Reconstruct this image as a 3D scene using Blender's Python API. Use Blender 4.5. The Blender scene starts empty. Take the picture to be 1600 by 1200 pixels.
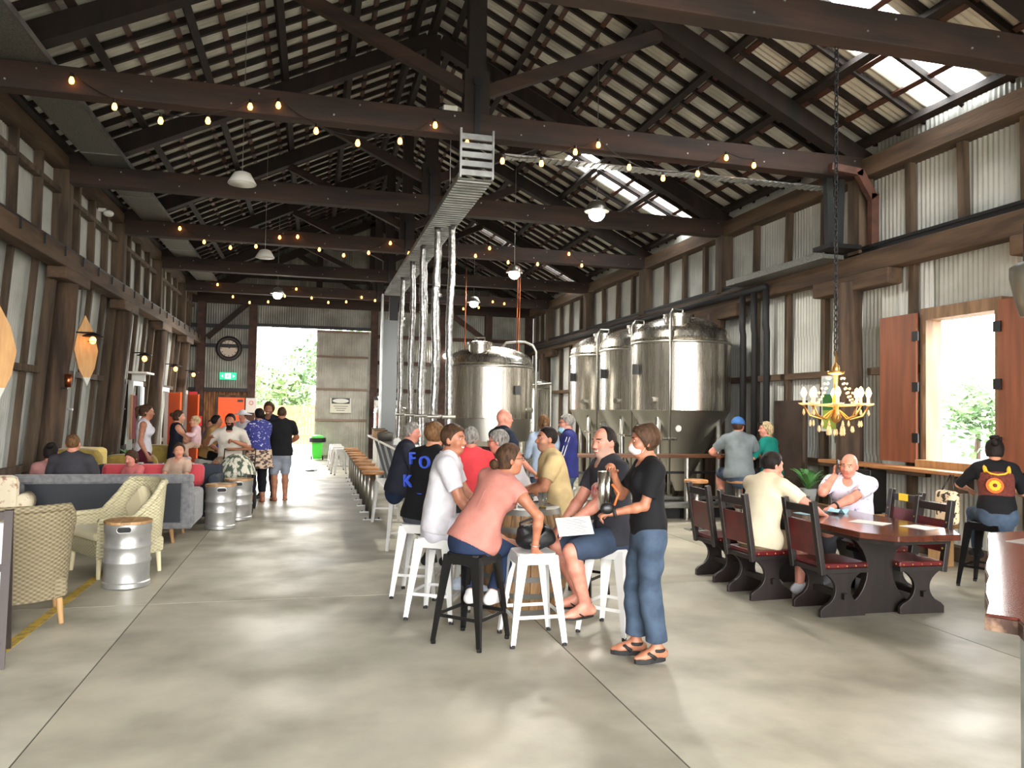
import bpy, math, random, time
import numpy as np
from mathutils import Vector, Matrix
T0 = time.time()
random.seed(7); RNG = np.random.default_rng(7)
PI = math.pi
scene = bpy.context.scene
COL = scene.collection

# ------------------------------------------------------------------ camera
FPX, YAW, PITCH, ROLL, EYE = 1205.0, 0.2516, 0.0355, 0.0172, 1.70
_fw = Vector((math.sin(YAW)*math.cos(PITCH), math.cos(YAW)*math.cos(PITCH), math.sin(PITCH)))
_rt = Vector((math.cos(YAW), -math.sin(YAW), 0)); _up = _rt.cross(_fw)
_r2 = _rt*math.cos(ROLL) + _up*math.sin(ROLL); _u2 = _up*math.cos(ROLL) - _rt*math.sin(ROLL)
cd = bpy.data.cameras.new('camera'); cam = bpy.data.objects.new('camera', cd); COL.objects.link(cam)
cam.matrix_world = Matrix(((_r2.x, _u2.x, -_fw.x, 0), (_r2.y, _u2.y, -_fw.y, 0), (_r2.z, _u2.z, -_fw.z, EYE), (0, 0, 0, 1)))
cd.sensor_fit = 'HORIZONTAL'; cd.sensor_width = 36.0; cd.lens = FPX/1600*36.0; cd.clip_end = 400; cd.clip_start = 0.05
scene.camera = cam

# ------------------------------------------------------------------ world: bright overcast sky
w = bpy.data.worlds.new('world'); scene.world = w; w.use_nodes = True
nt = w.node_tree; nt.nodes.clear()
_out = nt.nodes.new('ShaderNodeOutputWorld'); _bg = nt.nodes.new('ShaderNodeBackground')
_tc = nt.nodes.new('ShaderNodeTexCoord'); _sx = nt.nodes.new('ShaderNodeSeparateXYZ'); _cr = nt.nodes.new('ShaderNodeValToRGB')
nt.links.new(_tc.outputs['Generated'], _sx.inputs[0]); nt.links.new(_sx.outputs['Z'], _cr.inputs[0])
_cr.color_ramp.elements[0].position = 0.0; _cr.color_ramp.elements[0].color = (1.0, 0.985, 0.955, 1)
_cr.color_ramp.elements[1].position = 1.0; _cr.color_ramp.elements[1].color = (0.93, 0.96, 1.0, 1)
nt.links.new(_cr.outputs[0], _bg.inputs[0]); nt.links.new(_bg.outputs[0], _out.inputs[0])
_bg.inputs[1].default_value = 10.0

# daylight sun, softened by thin cloud
sl = bpy.data.lights.new('sun', 'SUN'); sl.energy = 2.5; sl.angle = math.radians(100); sl.color = (1.0, 0.97, 0.9)
so = bpy.data.objects.new('sun', sl); COL.objects.link(so); so.rotation_euler = (math.radians(22), math.radians(14), 0)

def portal(name, loc, rot, sx, sy):
    l = bpy.data.lights.new(name, 'AREA'); l.shape = 'RECTANGLE'; l.size = sx; l.size_y = sy; l.cycles.is_portal = True
    o = bpy.data.objects.new(name, l); COL.objects.link(o); o.location = loc; o.rotation_euler = rot
portal('portal_front', (1.85, -4.3, 2.6), (PI/2, 0, 0), 11.4, 5.2)
portal('portal_end_door', (-0.9, 27.3, 2.2), (-PI/2, 0, 0), 1.9, 4.4)
portal('portal_window', (7.95, 7.63, 2.1), (0, PI/2, 0), 1.9, 1.2)

vs = scene.view_settings
vs.view_transform = 'Standard'; vs.look = 'None'; vs.gamma = 1.0; vs.use_curve_mapping = False
vs.exposure = 1.2
scene.cycles.max_bounces = 8; scene.cycles.diffuse_bounces = 5; scene.cycles.glossy_bounces = 4
scene.cycles.transmission_bounces = 6; scene.cycles.transparent_max_bounces = 8
scene.cycles.sample_clamp_indirect = 6.0; scene.cycles.caustics_reflective = False; scene.cycles.caustics_refractive = False

# ------------------------------------------------------------------ picture-to-place measuring (used to choose positions)
def _ray(x, y): return _fw + _r2*((x-800)/FPX) + _u2*((600-y)/FPX)
def onZ(x, y, z=0.0):
    d = _ray(x, y); return Vector((0, 0, EYE)) + d*((z-EYE)/d.z)
def onY(x, y, Y):
    d = _ray(x, y); return Vector((0, 0, EYE)) + d*(Y/d.y)
def onX(x, y, X):
    d = _ray(x, y); return Vector((0, 0, EYE)) + d*(X/d.x)

# ------------------------------------------------------------------ materials
MATS = {}
def hexc(r, g, b):
    f = lambda c: (c/255/12.92) if c/255 <= 0.04045 else ((c/255+0.055)/1.055)**2.4
    return (f(r), f(g), f(b), 1)
def mat(name, col, rough=0.6, metal=0.0, col2=None, scale=3.0, stretch=(1, 1, 1), bump=0.0, bscale=None, rough2=None,
        detail=4.0, lo=0.35, hi=0.65, emit=None, estr=0.0, alpha=None, spec=None, transmission=0.0, coat=0.0, sheen=0.0, local=False):
    if name in MATS: return MATS[name]
    m = bpy.data.materials.new(name); m.use_nodes = True; t = m.node_tree; b = t.nodes['Principled BSDF']
    col = hexc(*col) if max(col) > 1.001 else tuple(col[:3])+(1,)
    b.inputs['Base Color'].default_value = col; b.inputs['Roughness'].default_value = rough; b.inputs['Metallic'].default_value = metal
    if spec is not None: b.inputs['Specular IOR Level'].default_value = spec
    if transmission: b.inputs['Transmission Weight'].default_value = transmission
    if coat: b.inputs['Coat Weight'].default_value = coat; b.inputs['Coat Roughness'].default_value = 0.15
    if sheen: b.inputs['Sheen Weight'].default_value = sheen
    if alpha is not None: b.inputs['Alpha'].default_value = alpha
    if emit is not None:
        b.inputs['Emission Color'].default_value = tuple(emit[:3])+(1,); b.inputs['Emission Strength'].default_value = estr
    if col2 is not None or bump or rough2 is not None:
        if local: g = t.nodes.new('ShaderNodeTexCoord'); src = g.outputs['Object']
        else: g = t.nodes.new('ShaderNodeNewGeometry'); src = g.outputs['Position']
        mp = t.nodes.new('ShaderNodeMapping'); mp.inputs['Scale'].default_value = stretch; t.links.new(src, mp.inputs[0])
        n = t.nodes.new('ShaderNodeTexNoise'); n.inputs['Scale'].default_value = scale; n.inputs['Detail'].default_value = detail
        t.links.new(mp.outputs[0], n.inputs[0])
        r = t.nodes.new('ShaderNodeMapRange'); r.inputs[1].default_value = lo; r.inputs[2].default_value = hi; t.links.new(n.outputs[0], r.inputs[0])
        if col2 is not None:
            col2 = hexc(*col2) if max(col2) > 1.001 else tuple(col2[:3])+(1,)
            mx = t.nodes.new('ShaderNodeMix'); mx.data_type = 'RGBA'; mx.inputs[6].default_value = col; mx.inputs[7].default_value = col2
            t.links.new(r.outputs[0], mx.inputs[0]); t.links.new(mx.outputs[2], b.inputs['Base Color'])
        if rough2 is not None:
            rr = t.nodes.new('ShaderNodeMapRange'); rr.inputs[3].default_value = rough; rr.inputs[4].default_value = rough2
            t.links.new(r.outputs[0], rr.inputs[0]); t.links.new(rr.outputs[0], b.inputs['Roughness'])
        if bump:
            bn = n
            if bscale:
                bn = t.nodes.new('ShaderNodeTexNoise'); bn.inputs['Scale'].default_value = bscale; bn.inputs['Detail'].default_value = 3
                t.links.new(mp.outputs[0], bn.inputs[0])
            bp = t.nodes.new('ShaderNodeBump'); bp.inputs['Strength'].default_value = bump; bp.inputs['Distance'].default_value = 0.01
            t.links.new(bn.outputs[0], bp.inputs['Height']); t.links.new(bp.outputs[0], b.inputs['Normal'])
    MATS[name] = m; return m

# ------------------------------------------------------------------ mesh helpers
class MB:
    def __init__(s): s.v = []; s.f = []; s.m = []; s.ci = 0
    def add(s, vs, fs):
        o = len(s.v); s.v.extend([tuple(p) for p in vs]); s.f.extend([tuple(i+o for i in f) for f in fs]); s.m.extend([s.ci]*len(fs)); return s
    def mi(s, i): s.ci = i; return s
    def box(s, c, d, R=None):
        hx, hy, hz = d[0]/2, d[1]/2, d[2]/2
        P = [Vector((x, y, z)) for z in (-hz, hz) for y in (-hy, hy) for x in (-hx, hx)]
        if R is not None: P = [R @ p for p in P]
        c = Vector(c)
        return s.add([p+c for p in P], [(0, 2, 3, 1), (4, 5, 7, 6), (0, 1, 5, 4), (2, 6, 7, 3), (0, 4, 6, 2), (1, 3, 7, 5)])
    def bx(s, x0, x1, y0, y1, z0, z1): return s.box(((x0+x1)/2, (y0+y1)/2, (z0+z1)/2), (x1-x0, y1-y0, z1-z0))
    def beam(s, a, b, wd, hg, up=(0, 0, 1), taper=1.0):
        a, b = Vector(a), Vector(b); d = (b-a).normalized(); up = Vector(up)
        sd = d.cross(up)
        if sd.length < 1e-4: sd = d.cross(Vector((0, 1, 0)))
        sd.normalize(); u = sd.cross(d).normalized(); P = []
        for p, k in ((a, 1.0), (b, taper)):
            for sx, sy in ((-1, -1), (1, -1), (1, 1), (-1, 1)): P.append(p+sd*(sx*wd/2*k)+u*(sy*hg/2*k))
        return s.add(P, [(0, 1, 2, 3), (7, 6, 5, 4), (0, 4, 5, 1), (1, 5, 6, 2), (2, 6, 7, 3), (3, 7, 4, 0)])
    def tube(s, pts, r, n=8, closed=False, caps=True):
        pts = [Vector(p) for p in pts]; N = len(pts); rs = r if isinstance(r, (list, tuple)) else [r]*N
        prev = None; V = []
        for i, p in enumerate(pts):
            if closed: d = pts[(i+1) % N]-pts[i-1]
            else: d = pts[min(i+1, N-1)]-pts[max(i-1, 0)]
            d.normalize()
            if prev is None:
                a = Vector((0, 0, 1)) if abs(d.z) < 0.9 else Vector((1, 0, 0)); u = d.cross(a).normalized()
            else: u = (prev-d*prev.dot(d)); u = u.normalized() if u.length > 1e-6 else d.orthogonal().normalized()
            prev = u; v = d.cross(u)
            for k in range(n):
                t = 2*PI*k/n; V.append(p+(u*math.cos(t)+v*math.sin(t))*rs[i])
        F = []
        for i in range(N if closed else N-1):
            j = (i+1) % N
            for k in range(n):
                k2 = (k+1) % n; F.append((i*n+k, i*n+k2, j*n+k2, j*n+k))
        if caps and not closed: F.append(tuple(range(n-1, -1, -1))); F.append(tuple((N-1)*n+k for k in range(n)))
        return s.add(V, F)
    def cyl(s, a, b, r, r2=None, n=16): return s.tube([a, b], [r, r if r2 is None else r2], n)
    def lathe(s, prof, c=(0, 0, 0), n=24, sx=1, sy=1):
        V = []; F = []; c = Vector(c)
        for (r, z) in prof:
            for k in range(n):
                t = 2*PI*k/n; V.append(c+Vector((r*math.cos(t)*sx, r*math.sin(t)*sy, z)))
        for i in range(len(prof)-1):
            for k in range(n):
                k2 = (k+1) % n; F.append((i*n+k, i*n+k2, (i+1)*n+k2, (i+1)*n+k))
        if prof[0][0] > 1e-4: F.append(tuple(range(n-1, -1, -1)))
        if prof[-1][0] > 1e-4: F.append(tuple((len(prof)-1)*n+k for k in range(n)))
        return s.add(V, F)
    def ell(s, c, r, n=12, m=8, R=None):
        c = Vector(c); V = [None]*(n*(m-1)); F = []
        for i in range(1, m):
            ph = PI*i/m
            for k in range(n):
                t = 2*PI*k/n; p = Vector((math.sin(ph)*math.cos(t)*r[0], math.sin(ph)*math.sin(t)*r[1], math.cos(ph)*r[2]))
                V[(i-1)*n+k] = (R @ p if R is not None else p)+c
        top = Vector((0, 0, r[2])); bot = Vector((0, 0, -r[2]))
        if R is not None: top = R @ top; bot = R @ bot
        V += [top+c, bot+c]; a = n*(m-1)
        for i in range(m-2):
            for k in range(n):
                k2 = (k+1) % n; F.append((i*n+k, (i+1)*n+k, (i+1)*n+k2, i*n+k2))
        for k in range(n):
            k2 = (k+1) % n; F.append((a, k, k2)); F.append((a+1, (m-2)*n+k2, (m-2)*n+k))
        return s.add(V, F)
    def prism(s, poly, t, M=None):
        # poly in local xy, extruded along z by +-t/2, mapped by matrix M
        n = len(poly); V = [Vector((x, y, z)) for z in (-t/2, t/2) for x, y in poly]
        if M is not None: V = [M @ p for p in V]
        F = [tuple(range(n-1, -1, -1)), tuple(range(n, 2*n))]
        for i in range(n): j = (i+1) % n; F.append((i, j, n+j, n+i))
        return s.add(V, F)
    def mesh(s, name='m', smooth=False):
        me = bpy.data.meshes.new(name); me.from_pydata(s.v, [], s.f); me.update()
        if smooth: me.polygons.foreach_set('use_smooth', [True]*len(s.f))
        return me
def frame(o, x, y, z): 
    return Matrix(((x[0], y[0], z[0], o[0]), (x[1], y[1], z[1], o[1]), (x[2], y[2], z[2], o[2]), (0, 0, 0, 1)))
def ob(name, mb, m, parent=None, smooth=False, loc=None, rot=None, bevel=0.0, auto=None):
    if isinstance(mb, MB):
        me = mb.mesh(name, smooth)
        ms = m if isinstance(m, (list, tuple)) else [m]
        for k in ms: me.materials.append(k)
        if len(ms) > 1: me.polygons.foreach_set('material_index', mb.m)
        if auto is not None:
            me.polygons.foreach_set('use_smooth', [True]*len(me.polygons)); me.set_sharp_from_angle(angle=math.radians(auto))
    else: me = mb
    o = bpy.data.objects.new(name, me); COL.objects.link(o)
    if parent is not None: o.parent = parent
    if loc is not None: o.location = loc
    if rot is not None: o.rotation_euler = rot
    if bevel:
        b = o.modifiers.new('bevel', 'BEVEL'); b.width = bevel; b.segments = 2; b.limit_method = 'ANGLE'; b.angle_limit = 0.6
    return o
def tag(o, label, cat, group=None, kind=None):
    if label: o['label'] = label
    if cat: o['category'] = cat
    if group: o['group'] = group
    if kind: o['kind'] = kind
    return o
def thing(name, label, cat, loc=(0, 0, 0), rz=0.0, group=None, kind=None):
    o = bpy.data.objects.new(name, None); COL.objects.link(o); o.location = loc; o.rotation_euler = (0, 0, rz); o.empty_display_size = 0.1
    return tag(o, label, cat, group, kind)
def struct(name, loc=(0, 0, 0)):
    o = bpy.data.objects.new(name, None); COL.objects.link(o); o.location = loc; o['kind'] = 'structure'; return o
def dup(root, loc, rz=0.0, label=None, group=None):
    def cp(o, par):
        c = o.copy(); COL.objects.link(c); c.parent = par
        for ch in o.children: cp(ch, c)
        return c
    r = cp(root, None); r.location = loc; r.rotation_euler = (0, 0, rz)
    if label: r['label'] = label
    if group: r['group'] = group
    return r
def text_part(name, body, size, m, parent, loc, rot, align='CENTER', ext=0.001):
    c = bpy.data.curves.new(name, 'FONT'); c.body = body; c.size = size; c.align_x = align; c.align_y = 'CENTER'; c.extrude = ext
    o = bpy.data.objects.new(name, c); COL.objects.link(o); c.materials.append(m); me = bpy.data.meshes.new_from_object(o); bpy.data.objects.remove(o); o = bpy.data.objects.new(name, me); COL.objects.link(o); o.parent = parent; o.location = loc; o.rotation_euler = rot; return o
# ------------------------------------------------------------------ shared surfaces
CONC = mat('concrete', (180, 174, 156), 0.38, col2=(132, 127, 112), scale=0.9, bump=0.08, bscale=40, rough2=0.62, detail=9, lo=0.36, hi=0.66)
CONC2 = mat('concrete_light', (184, 179, 162), 0.40, col2=(140, 135, 119), scale=1.3, bump=0.08, bscale=40, rough2=0.6, detail=9, lo=0.36, hi=0.68)
JOINT = mat('joint_filler', (62, 58, 50), 0.9)
DARKWOOD = mat('dark_wood', (38, 25, 19), 0.8, col2=(20, 14, 11), scale=6, stretch=(1, 1, 0.15), bump=0.3, bscale=30)
BEAMWOOD = mat('beam_wood', (54, 35, 26), 0.8, col2=(28, 19, 15), scale=4, stretch=(0.25, 1, 1.5), bump=0.4, bscale=18)
OLDWOOD = mat('old_wood', (94, 77, 60), 0.85, col2=(54, 44, 34), scale=5, stretch=(1.5, 1.5, 0.2), bump=0.5, bscale=25)
RAILWOOD = mat('rail_wood', (98, 77, 58), 0.85, col2=(62, 47, 35), scale=4, stretch=(1.5, 0.2, 1.5), bump=0.5, bscale=25)
LOGWOOD = mat('log_wood', (88, 68, 51), 0.9, col2=(48, 37, 29), scale=5, stretch=(2, 2, 0.2), bump=0.7, bscale=20)
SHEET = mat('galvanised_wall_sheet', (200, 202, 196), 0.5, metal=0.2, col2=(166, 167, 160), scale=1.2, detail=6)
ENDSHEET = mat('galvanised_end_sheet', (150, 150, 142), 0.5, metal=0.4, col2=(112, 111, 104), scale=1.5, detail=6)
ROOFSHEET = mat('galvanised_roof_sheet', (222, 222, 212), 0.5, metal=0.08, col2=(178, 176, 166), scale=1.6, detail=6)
RUSTSHEET = mat('rusty_sheet', (150, 104, 62), 0.8, col2=(60, 40, 30), scale=9, stretch=(1, 1, 0.25), detail=5)
STEELDK = mat('dark_steel', (38, 38, 40), 0.5, metal=0.6)
GALV = mat('galvanised_steel', (178, 180, 178), 0.42, metal=0.8, col2=(140, 142, 140), scale=4)
TRAYM = mat('perforated_tray', (140, 142, 138), 0.5, metal=0.6, col2=(100, 102, 99), scale=60)
RUSTPAINT = mat('brown_steel', (92, 58, 46), 0.6, col2=(66, 42, 34), scale=6)
WHITEPAINT = mat('white_paint', (206, 206, 200), 0.5)
BLACKPAINT = mat('black_paint', (18, 18, 19), 0.4)
TIMBERP = mat('pine_timber', (176, 138, 92), 0.65, col2=(140, 104, 66), scale=5, stretch=(2, 2, .3))
YELLOWP = mat('yellow_floor_paint', (196, 164, 62), 0.6, col2=(150, 132, 84), scale=14, lo=.45, hi=.62)

YT = [-1.5, 2.2, 5.95, 9.4, 13.2, 16.8, 20.7, 24.4]      # truss lines
YF, YB = -4.2, 27.0                                      # front and end of the hall
XC = 1.88; Z_RIDGE = 8.55; SLP = 0.49
XLW, XRW = -3.95, 7.72                                   # wall sheet planes
def roofz(x): return Z_RIDGE - SLP*abs(x-XC)
def xl(z): return -3.75 - 0.07*max(0.0, 4.0-z)           # the left wall leans in

# ---- floor
floor = struct('floor')
ob('sub_base', MB().bx(-4.6, 8.2, YF-0.3, YB+0.2, -0.12, -0.004), JOINT, floor)
xs = [-4.5, -1.33, 1.80, 4.93, 8.1]; ys = [YF-0.3, -2.6, 2.3, 7.2, 12.1, 17.0, 21.9, YB+0.2]
for i in range(4):
    for j in range(7):
        g = 0.005
        ob('slab', MB().bx(xs[i]+g, xs[i+1]-g, ys[j]+g, ys[j+1]-g, -0.1, 0), CONC if (i+j) % 2 else CONC2, floor)
ob('painted_line', MB().bx(-2.06, -1.98, 5.2, 9.0, 0.0, 0.003), YELLOWP, floor)

# ---- corrugated sheet maker: runs along local z (height), waves along local x, thickness along y
def corr(width, height, pitch=0.076, amp=0.009, seg=6, z0=0.0):
    n = int(round(width/pitch))*seg; b = MB(); V = []
    for z in (z0, z0+height):
        for i in range(n+1):
            x = -width/2+width*i/n; V.append((x, amp*math.cos(2*PI*i/seg), z))
    b.add(V, [(i, i+1, n+2+i, n+1+i) for i in range(n)]); return b
def corr_mesh(name, width, height, m, **k):
    me = corr(width, height, **k).mesh(name, True); me.materials.append(m); return me

# ---- walls left and right
def sheets(parent, xplane, z0, z1, y0, y1, m, lean=0.0, skip=None, name='sheet'):
    if z0 > 0 and not lean: z0 -= .04
    W = 0.76; n = int(math.ceil((y1-y0)/W)); Wd = (y1-y0)/n
    me = corr_mesh(name, Wd, z1-z0, m)
    for i in range(n):
        yc = y0+Wd*(i+0.5)
        if skip and skip(yc, Wd): continue
        o = ob(name, me, None, parent); o.location = (xplane-lean*(z1-z0), yc, z0); o.rotation_euler = (0, math.atan(lean), PI/2) if False else (0, 0, PI/2)
        if lean: o.rotation_euler = (Matrix.Rotation(math.atan(lean), 4, 'Y') @ Matrix.Rotation(PI/2, 4, 'Z')).to_euler()

wl = struct('wall_left')
sheets(wl, XLW, 0.0, 4.0, YF, YB, SHEET, lean=0.07)
sheets(wl, XLW, 4.0, 5.62, YF, YB, SHEET)
def stud(parent, x, y, z0, z1, wx, wy, m, lean=0.0, jit=0.03, name='stud'):
    j = random.uniform(-jit, jit)
    ob(name, MB().beam((x-lean*(z1-z0), y, z0), (x, y+j, z1), wx, wy, up=(0, 1, 0), taper=random.uniform(.88, 1.05)), m, parent)
ally = [YF]+YT+[YB]
for k in range(len(YT)):
    y = YT[k]; y2 = YT[k+1] if k+1 < len(YT) else YB-0.15
    # log post with corbel under the crane rail
    b = MB(); pts = []; rs = []
    for t in range(9):
        z = 3.62*t/8; pts.append((xl(z)+0.06+random.uniform(-.012, .012), y+random.uniform(-.015, .015), z)); rs.append(0.20-0.045*t/8+random.uniform(-.008, .008))
    b.tube(pts, rs, 14); ob('log_post', b, LOGWOOD, wl, smooth=True)
    ob('corbel', MB().bx(-3.84, -3.56, y-0.62, y+0.62, 3.55, 3.73), RAILWOOD, wl, bevel=0.02)
    stud(wl, -3.84, y-0.36, 0, 3.7, 0.14, 0.13, OLDWOOD, 0.07)
    ob('wall_post', MB().bx(-3.95, -3.72, y-0.12, y+0.12, 3.7, 5.3), OLDWOOD, wl)
    n = 4
    for i in range(1, n):
        yy = y+(y2-y)*i/n
        stud(wl, -3.87, yy, 0, 3.75, 0.08, 0.09, OLDWOOD, 0.07)
        ob('upper_stud', MB().bx(-3.93, -3.83, yy-0.05, yy+0.05, 4.0, 5.3), OLDWOOD, wl)
    for (z, x) in ((0.75, xl(0.75)-0.1), (2.2, xl(2.2)-0.1)):
        ob('girt', MB().bx(x-0.05, x+0.05, y+.1, y2-.1, z-0.05, z+0.05), OLDWOOD, wl)
    ob('upper_girt', MB().bx(-3.92, -3.82, y+.1, y2-.1, 4.92, 5.0), OLDWOOD, wl)
ob('crane_rail_beam', MB().bx(-3.84, -3.58, YF, YB-0.1, 3.73, 4.0), RAILWOOD, wl, bevel=0.015)
ob('steel_rail', MB().bx(-3.76, -3.66, YF, YB-0.1, 4.0, 4.02).bx(-3.72, -3.70, YF, YB-.1, 4.02, 4.06).bx(-3.74, -3.68, YF, YB-.1, 4.06, 4.09), STEELDK, wl)
ob('wall_plate', MB().bx(-3.97, -3.74, YF, YB, 5.3, 5.5), RAILWOOD, wl)
for y in np.arange(YF+.5, YB-.5, 0.9):
    ob('rail_spike', MB().bx(-3.575, -3.55, y-.015, y+.015, 3.86, 4.0), STEELDK, wl)

wr = struct('wall_right')
WY0, WY1, WZ0, WZ1 = 7.12, 8.14, 1.18, 3.0              # window opening
for (z0, z1) in ((0.0, WZ0), (WZ0, WZ1), (WZ1, 4.0), (4.0, 5.75)):
    if z0 == WZ0:
        sheets(wr, XRW, z0, z1, YF, WY0, SHEET); sheets(wr, XRW, z0, z1, WY1, YB, SHEET)
    else: sheets(wr, XRW, z0, z1, YF, YB, SHEET)
for k in range(len(YT)):
    y = YT[k]; y2 = YT[k+1] if k+1 < len(YT) else YB-0.15
    b = MB(); pts = []; rs = []
    for t in range(7):
        z = 3.62*t/6; pts.append((7.43+random.uniform(-.01, .01), y+0.1+random.uniform(-.015, .015), z)); rs.append(0.19-0.02*t/6)
    b.tube(pts, rs, 14); ob('log_post', b, LOGWOOD, wr, smooth=True)
    ob('corbel', MB().bx(7.36, 7.6, y-0.75, y+0.85, 3.5, 3.72), RAILWOOD, wr, bevel=0.02)
    ob('wall_post', MB().bx(7.42, 7.66, y-0.12, y+0.12, 3.7, 5.1), OLDWOOD, wr)
    for i in range(1, 4):
        yy = y+(y2-y)*i/4
        if not (WY0-0.12 < yy < WY1+0.12): stud(wr, 7.64, yy, 0, 3.75, 0.09, 0.11, OLDWOOD, 0, 0.05)
        ob('upper_stud', MB().beam((7.64, yy, 4.0), (7.64, yy+random.uniform(-.06, .06), 5.1), .09, .10, up=(0, 1, 0)), OLDWOOD, wr)
    segs = [(y+.1, y2-.1)]
    if k == 2: segs = [(y+.1, WY0-.1), (WY1+.1, y2-.1)]
    for a_, b_ in segs:
        for z in (1.0, 2.35): ob('girt', MB().bx(7.58, 7.67, a_, b_, z-0.05, z+0.05), RAILWOOD, wr)
ob('crane_rail_beam', MB().bx(7.40, 7.62, YF, YB-0.1, 3.72, 4.0), RAILWOOD, wr, bevel=0.015)
ob('steel_rail', MB().bx(7.42, 7.54, YF, YB-0.1, 4.0, 4.02).bx(7.47, 7.49, YF, YB-.1, 4.02, 4.07).bx(7.45, 7.51, YF, YB-.1, 4.07, 4.11), STEELDK, wr)
ob('wall_plate', MB().bx(7.46, 7.76, YF, YB, 5.1, 5.36), RAILWOOD, wr)
ob('skirting_beam', MB().bx(7.45, 7.66, YF, YB, 0.0, 0.17), OLDWOOD, wr, bevel=0.02)
for (y0, y1) in ((8.6, 9.2),):
    ob('sheet_patch', corr_mesh('sheet_patch', 0.62, 0.8, mat('patch_sheet', (206, 208, 206), .5, metal=.3)), None, wr, loc=(7.69, 8.5, 3.02), rot=(0, 0, PI/2))

# window with open plywood shutters
PLY = mat('red_plywood', (130, 74, 46), 0.6, col2=(104, 57, 34), scale=3, stretch=(3, 3, .3))
FRM = mat('window_timber', (142, 112, 84), 0.7, col2=(108, 84, 62), scale=6, stretch=(2, 2, .3))
wn = struct('window_1')
fb = MB(); fb.bx(7.5, 7.78, WY0, WY1, WZ1-.05, WZ1).bx(7.5, 7.74, WY0-0.09, WY0, WZ0-.1, WZ1+.1).bx(7.5, 7.74, WY1, WY1+0.09, WZ0-.1, WZ1+.1).bx(7.5, 7.74, WY0, WY1, WZ1, WZ1+.1)
ob('window_frame', fb, FRM, wn)
ob('window_sill', MB().bx(7.42, 7.76, WY0-.1, WY1+.1, WZ0-.12, WZ0), TIMBERP, wn, bevel=.006)
for (y0, y1) in ((WY1+0.1, WY1+0.75), (WY0-0.75, WY0-0.1)):
    sh = ob('shutter', MB().bx(7.44, 7.475, y0, y1, WZ0-.05, WZ1+.05), PLY, wn, bevel=.004)
    yh = y0 if y0 > WY1 else y1
    for z in (1.45, 2.1, 2.75): ob('hinge', MB().bx(7.42, 7.44, yh-.05, yh+.05, z-.06, z+.06), STEELDK, sh)

# ---- end wall
we = struct('wall_end')
def esheet(x0, x1, z0, z1, m=ENDSHEET, y=YB, name='sheet', **k):
    n = max(1, int(round((x1-x0)/0.76))); W = (x1-x0)/n; me = corr_mesh(name, W, z1-z0, m, **k)
    for i in range(n): ob(name, me, None, we, loc=(x0+W*(i+.5), y, z0))
DX0, DX1, DZ = -1.86, 0.06, 4.38                       # open doorway
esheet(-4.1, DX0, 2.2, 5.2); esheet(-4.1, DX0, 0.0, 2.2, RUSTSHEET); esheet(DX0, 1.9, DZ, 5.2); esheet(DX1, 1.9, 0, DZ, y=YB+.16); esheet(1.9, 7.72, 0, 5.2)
# gable sheets, cut to the roof line
for i in range(16):
    x0 = -4.1+11.82*i/16; x1 = -4.1+11.82*(i+1)/16; n = 40; V = []
    for r_ in (0, 1):
        for q in range(n+1):
            x = x0+(x1-x0)*q/n; V.append((x, YB+0.009*math.cos(2*PI*(x+4.1)/0.0739), 5.2 if r_ == 0 else max(5.21, roofz(x)-0.02)))
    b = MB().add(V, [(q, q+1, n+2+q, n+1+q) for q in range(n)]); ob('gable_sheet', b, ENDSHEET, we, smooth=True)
ENDWOOD = mat('end_frame_wood', (76, 50, 40), 0.75, col2=(48, 32, 26), scale=6)
for x in (-3.6, DX0-0.13, 1.98, 4.35, 6.0, 7.5): ob('frame_post', MB().bx(x-.12, x+.12, YB-.22, YB-.02, 0, 5.1), ENDWOOD, we)
for x in (0.1, 3.7): ob('gable_post', MB().bx(x-.1, x+.1, YB-.2, YB-.02, 5.4, roofz(x)-.35), DARKWOOD, we)
ob('king_post', MB().bx(XC-.12, XC+.12, YB-.22, YB-.02, 5.2, 8.1), DARKWOOD, we)
ob('cross_beam', MB().bx(-3.95, 7.7, YB-.3, YB-.02, 5.1, 5.4), BEAMWOOD, we)
ob('upper_cross_beam', MB().bx(-2.6, 6.4, YB-.24, YB-.02, 6.0, 6.2), DARKWOOD, we)
for (z, x0, x1) in ((4.35, -3.95, DX0-.1), (3.7, -3.95, DX0-.1), (2.25, -3.95, DX0-.1), (4.2, 2.0, 7.6), (3.3, 2.0, 7.6), (2.35, 2.0, 7.6), (1.2, 2., 7.6)):
    ob('girt', MB().bx(x0, x1, YB-.12, YB-.02, z-.06, z+.06), ENDWOOD if x0 > 0 else STEELDK, we)
ob('door_header', MB().bx(DX0-.2, 2.0, YB-.14, YB-.02, DZ, DZ+.1), STEELDK, we)
ob('brace', MB().beam((-3.4, YB-.2, 3.95), (-2.2, YB-.2, 5.1), .14, .16), DARKWOOD, we)
ob('brace', MB().beam((4.6, YB-.2, 5.1), (5.9, YB-.2, 4.2), .14, .16), ENDWOOD, we)
for s in (-1, 1):
    ob('gable_brace', MB().beam((XC+s*.15, YB-.14, 5.6), (XC+s*2.6, YB-.14, 6.9), .12, .16), DARKWOOD, we)
    ob('gable_rafter', MB().beam((XC, YB-.12, 8.15), (XC+s*5.8, YB-.12, 8.15-5.8*SLP), .2, .24), DARKWOOD, we)
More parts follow.
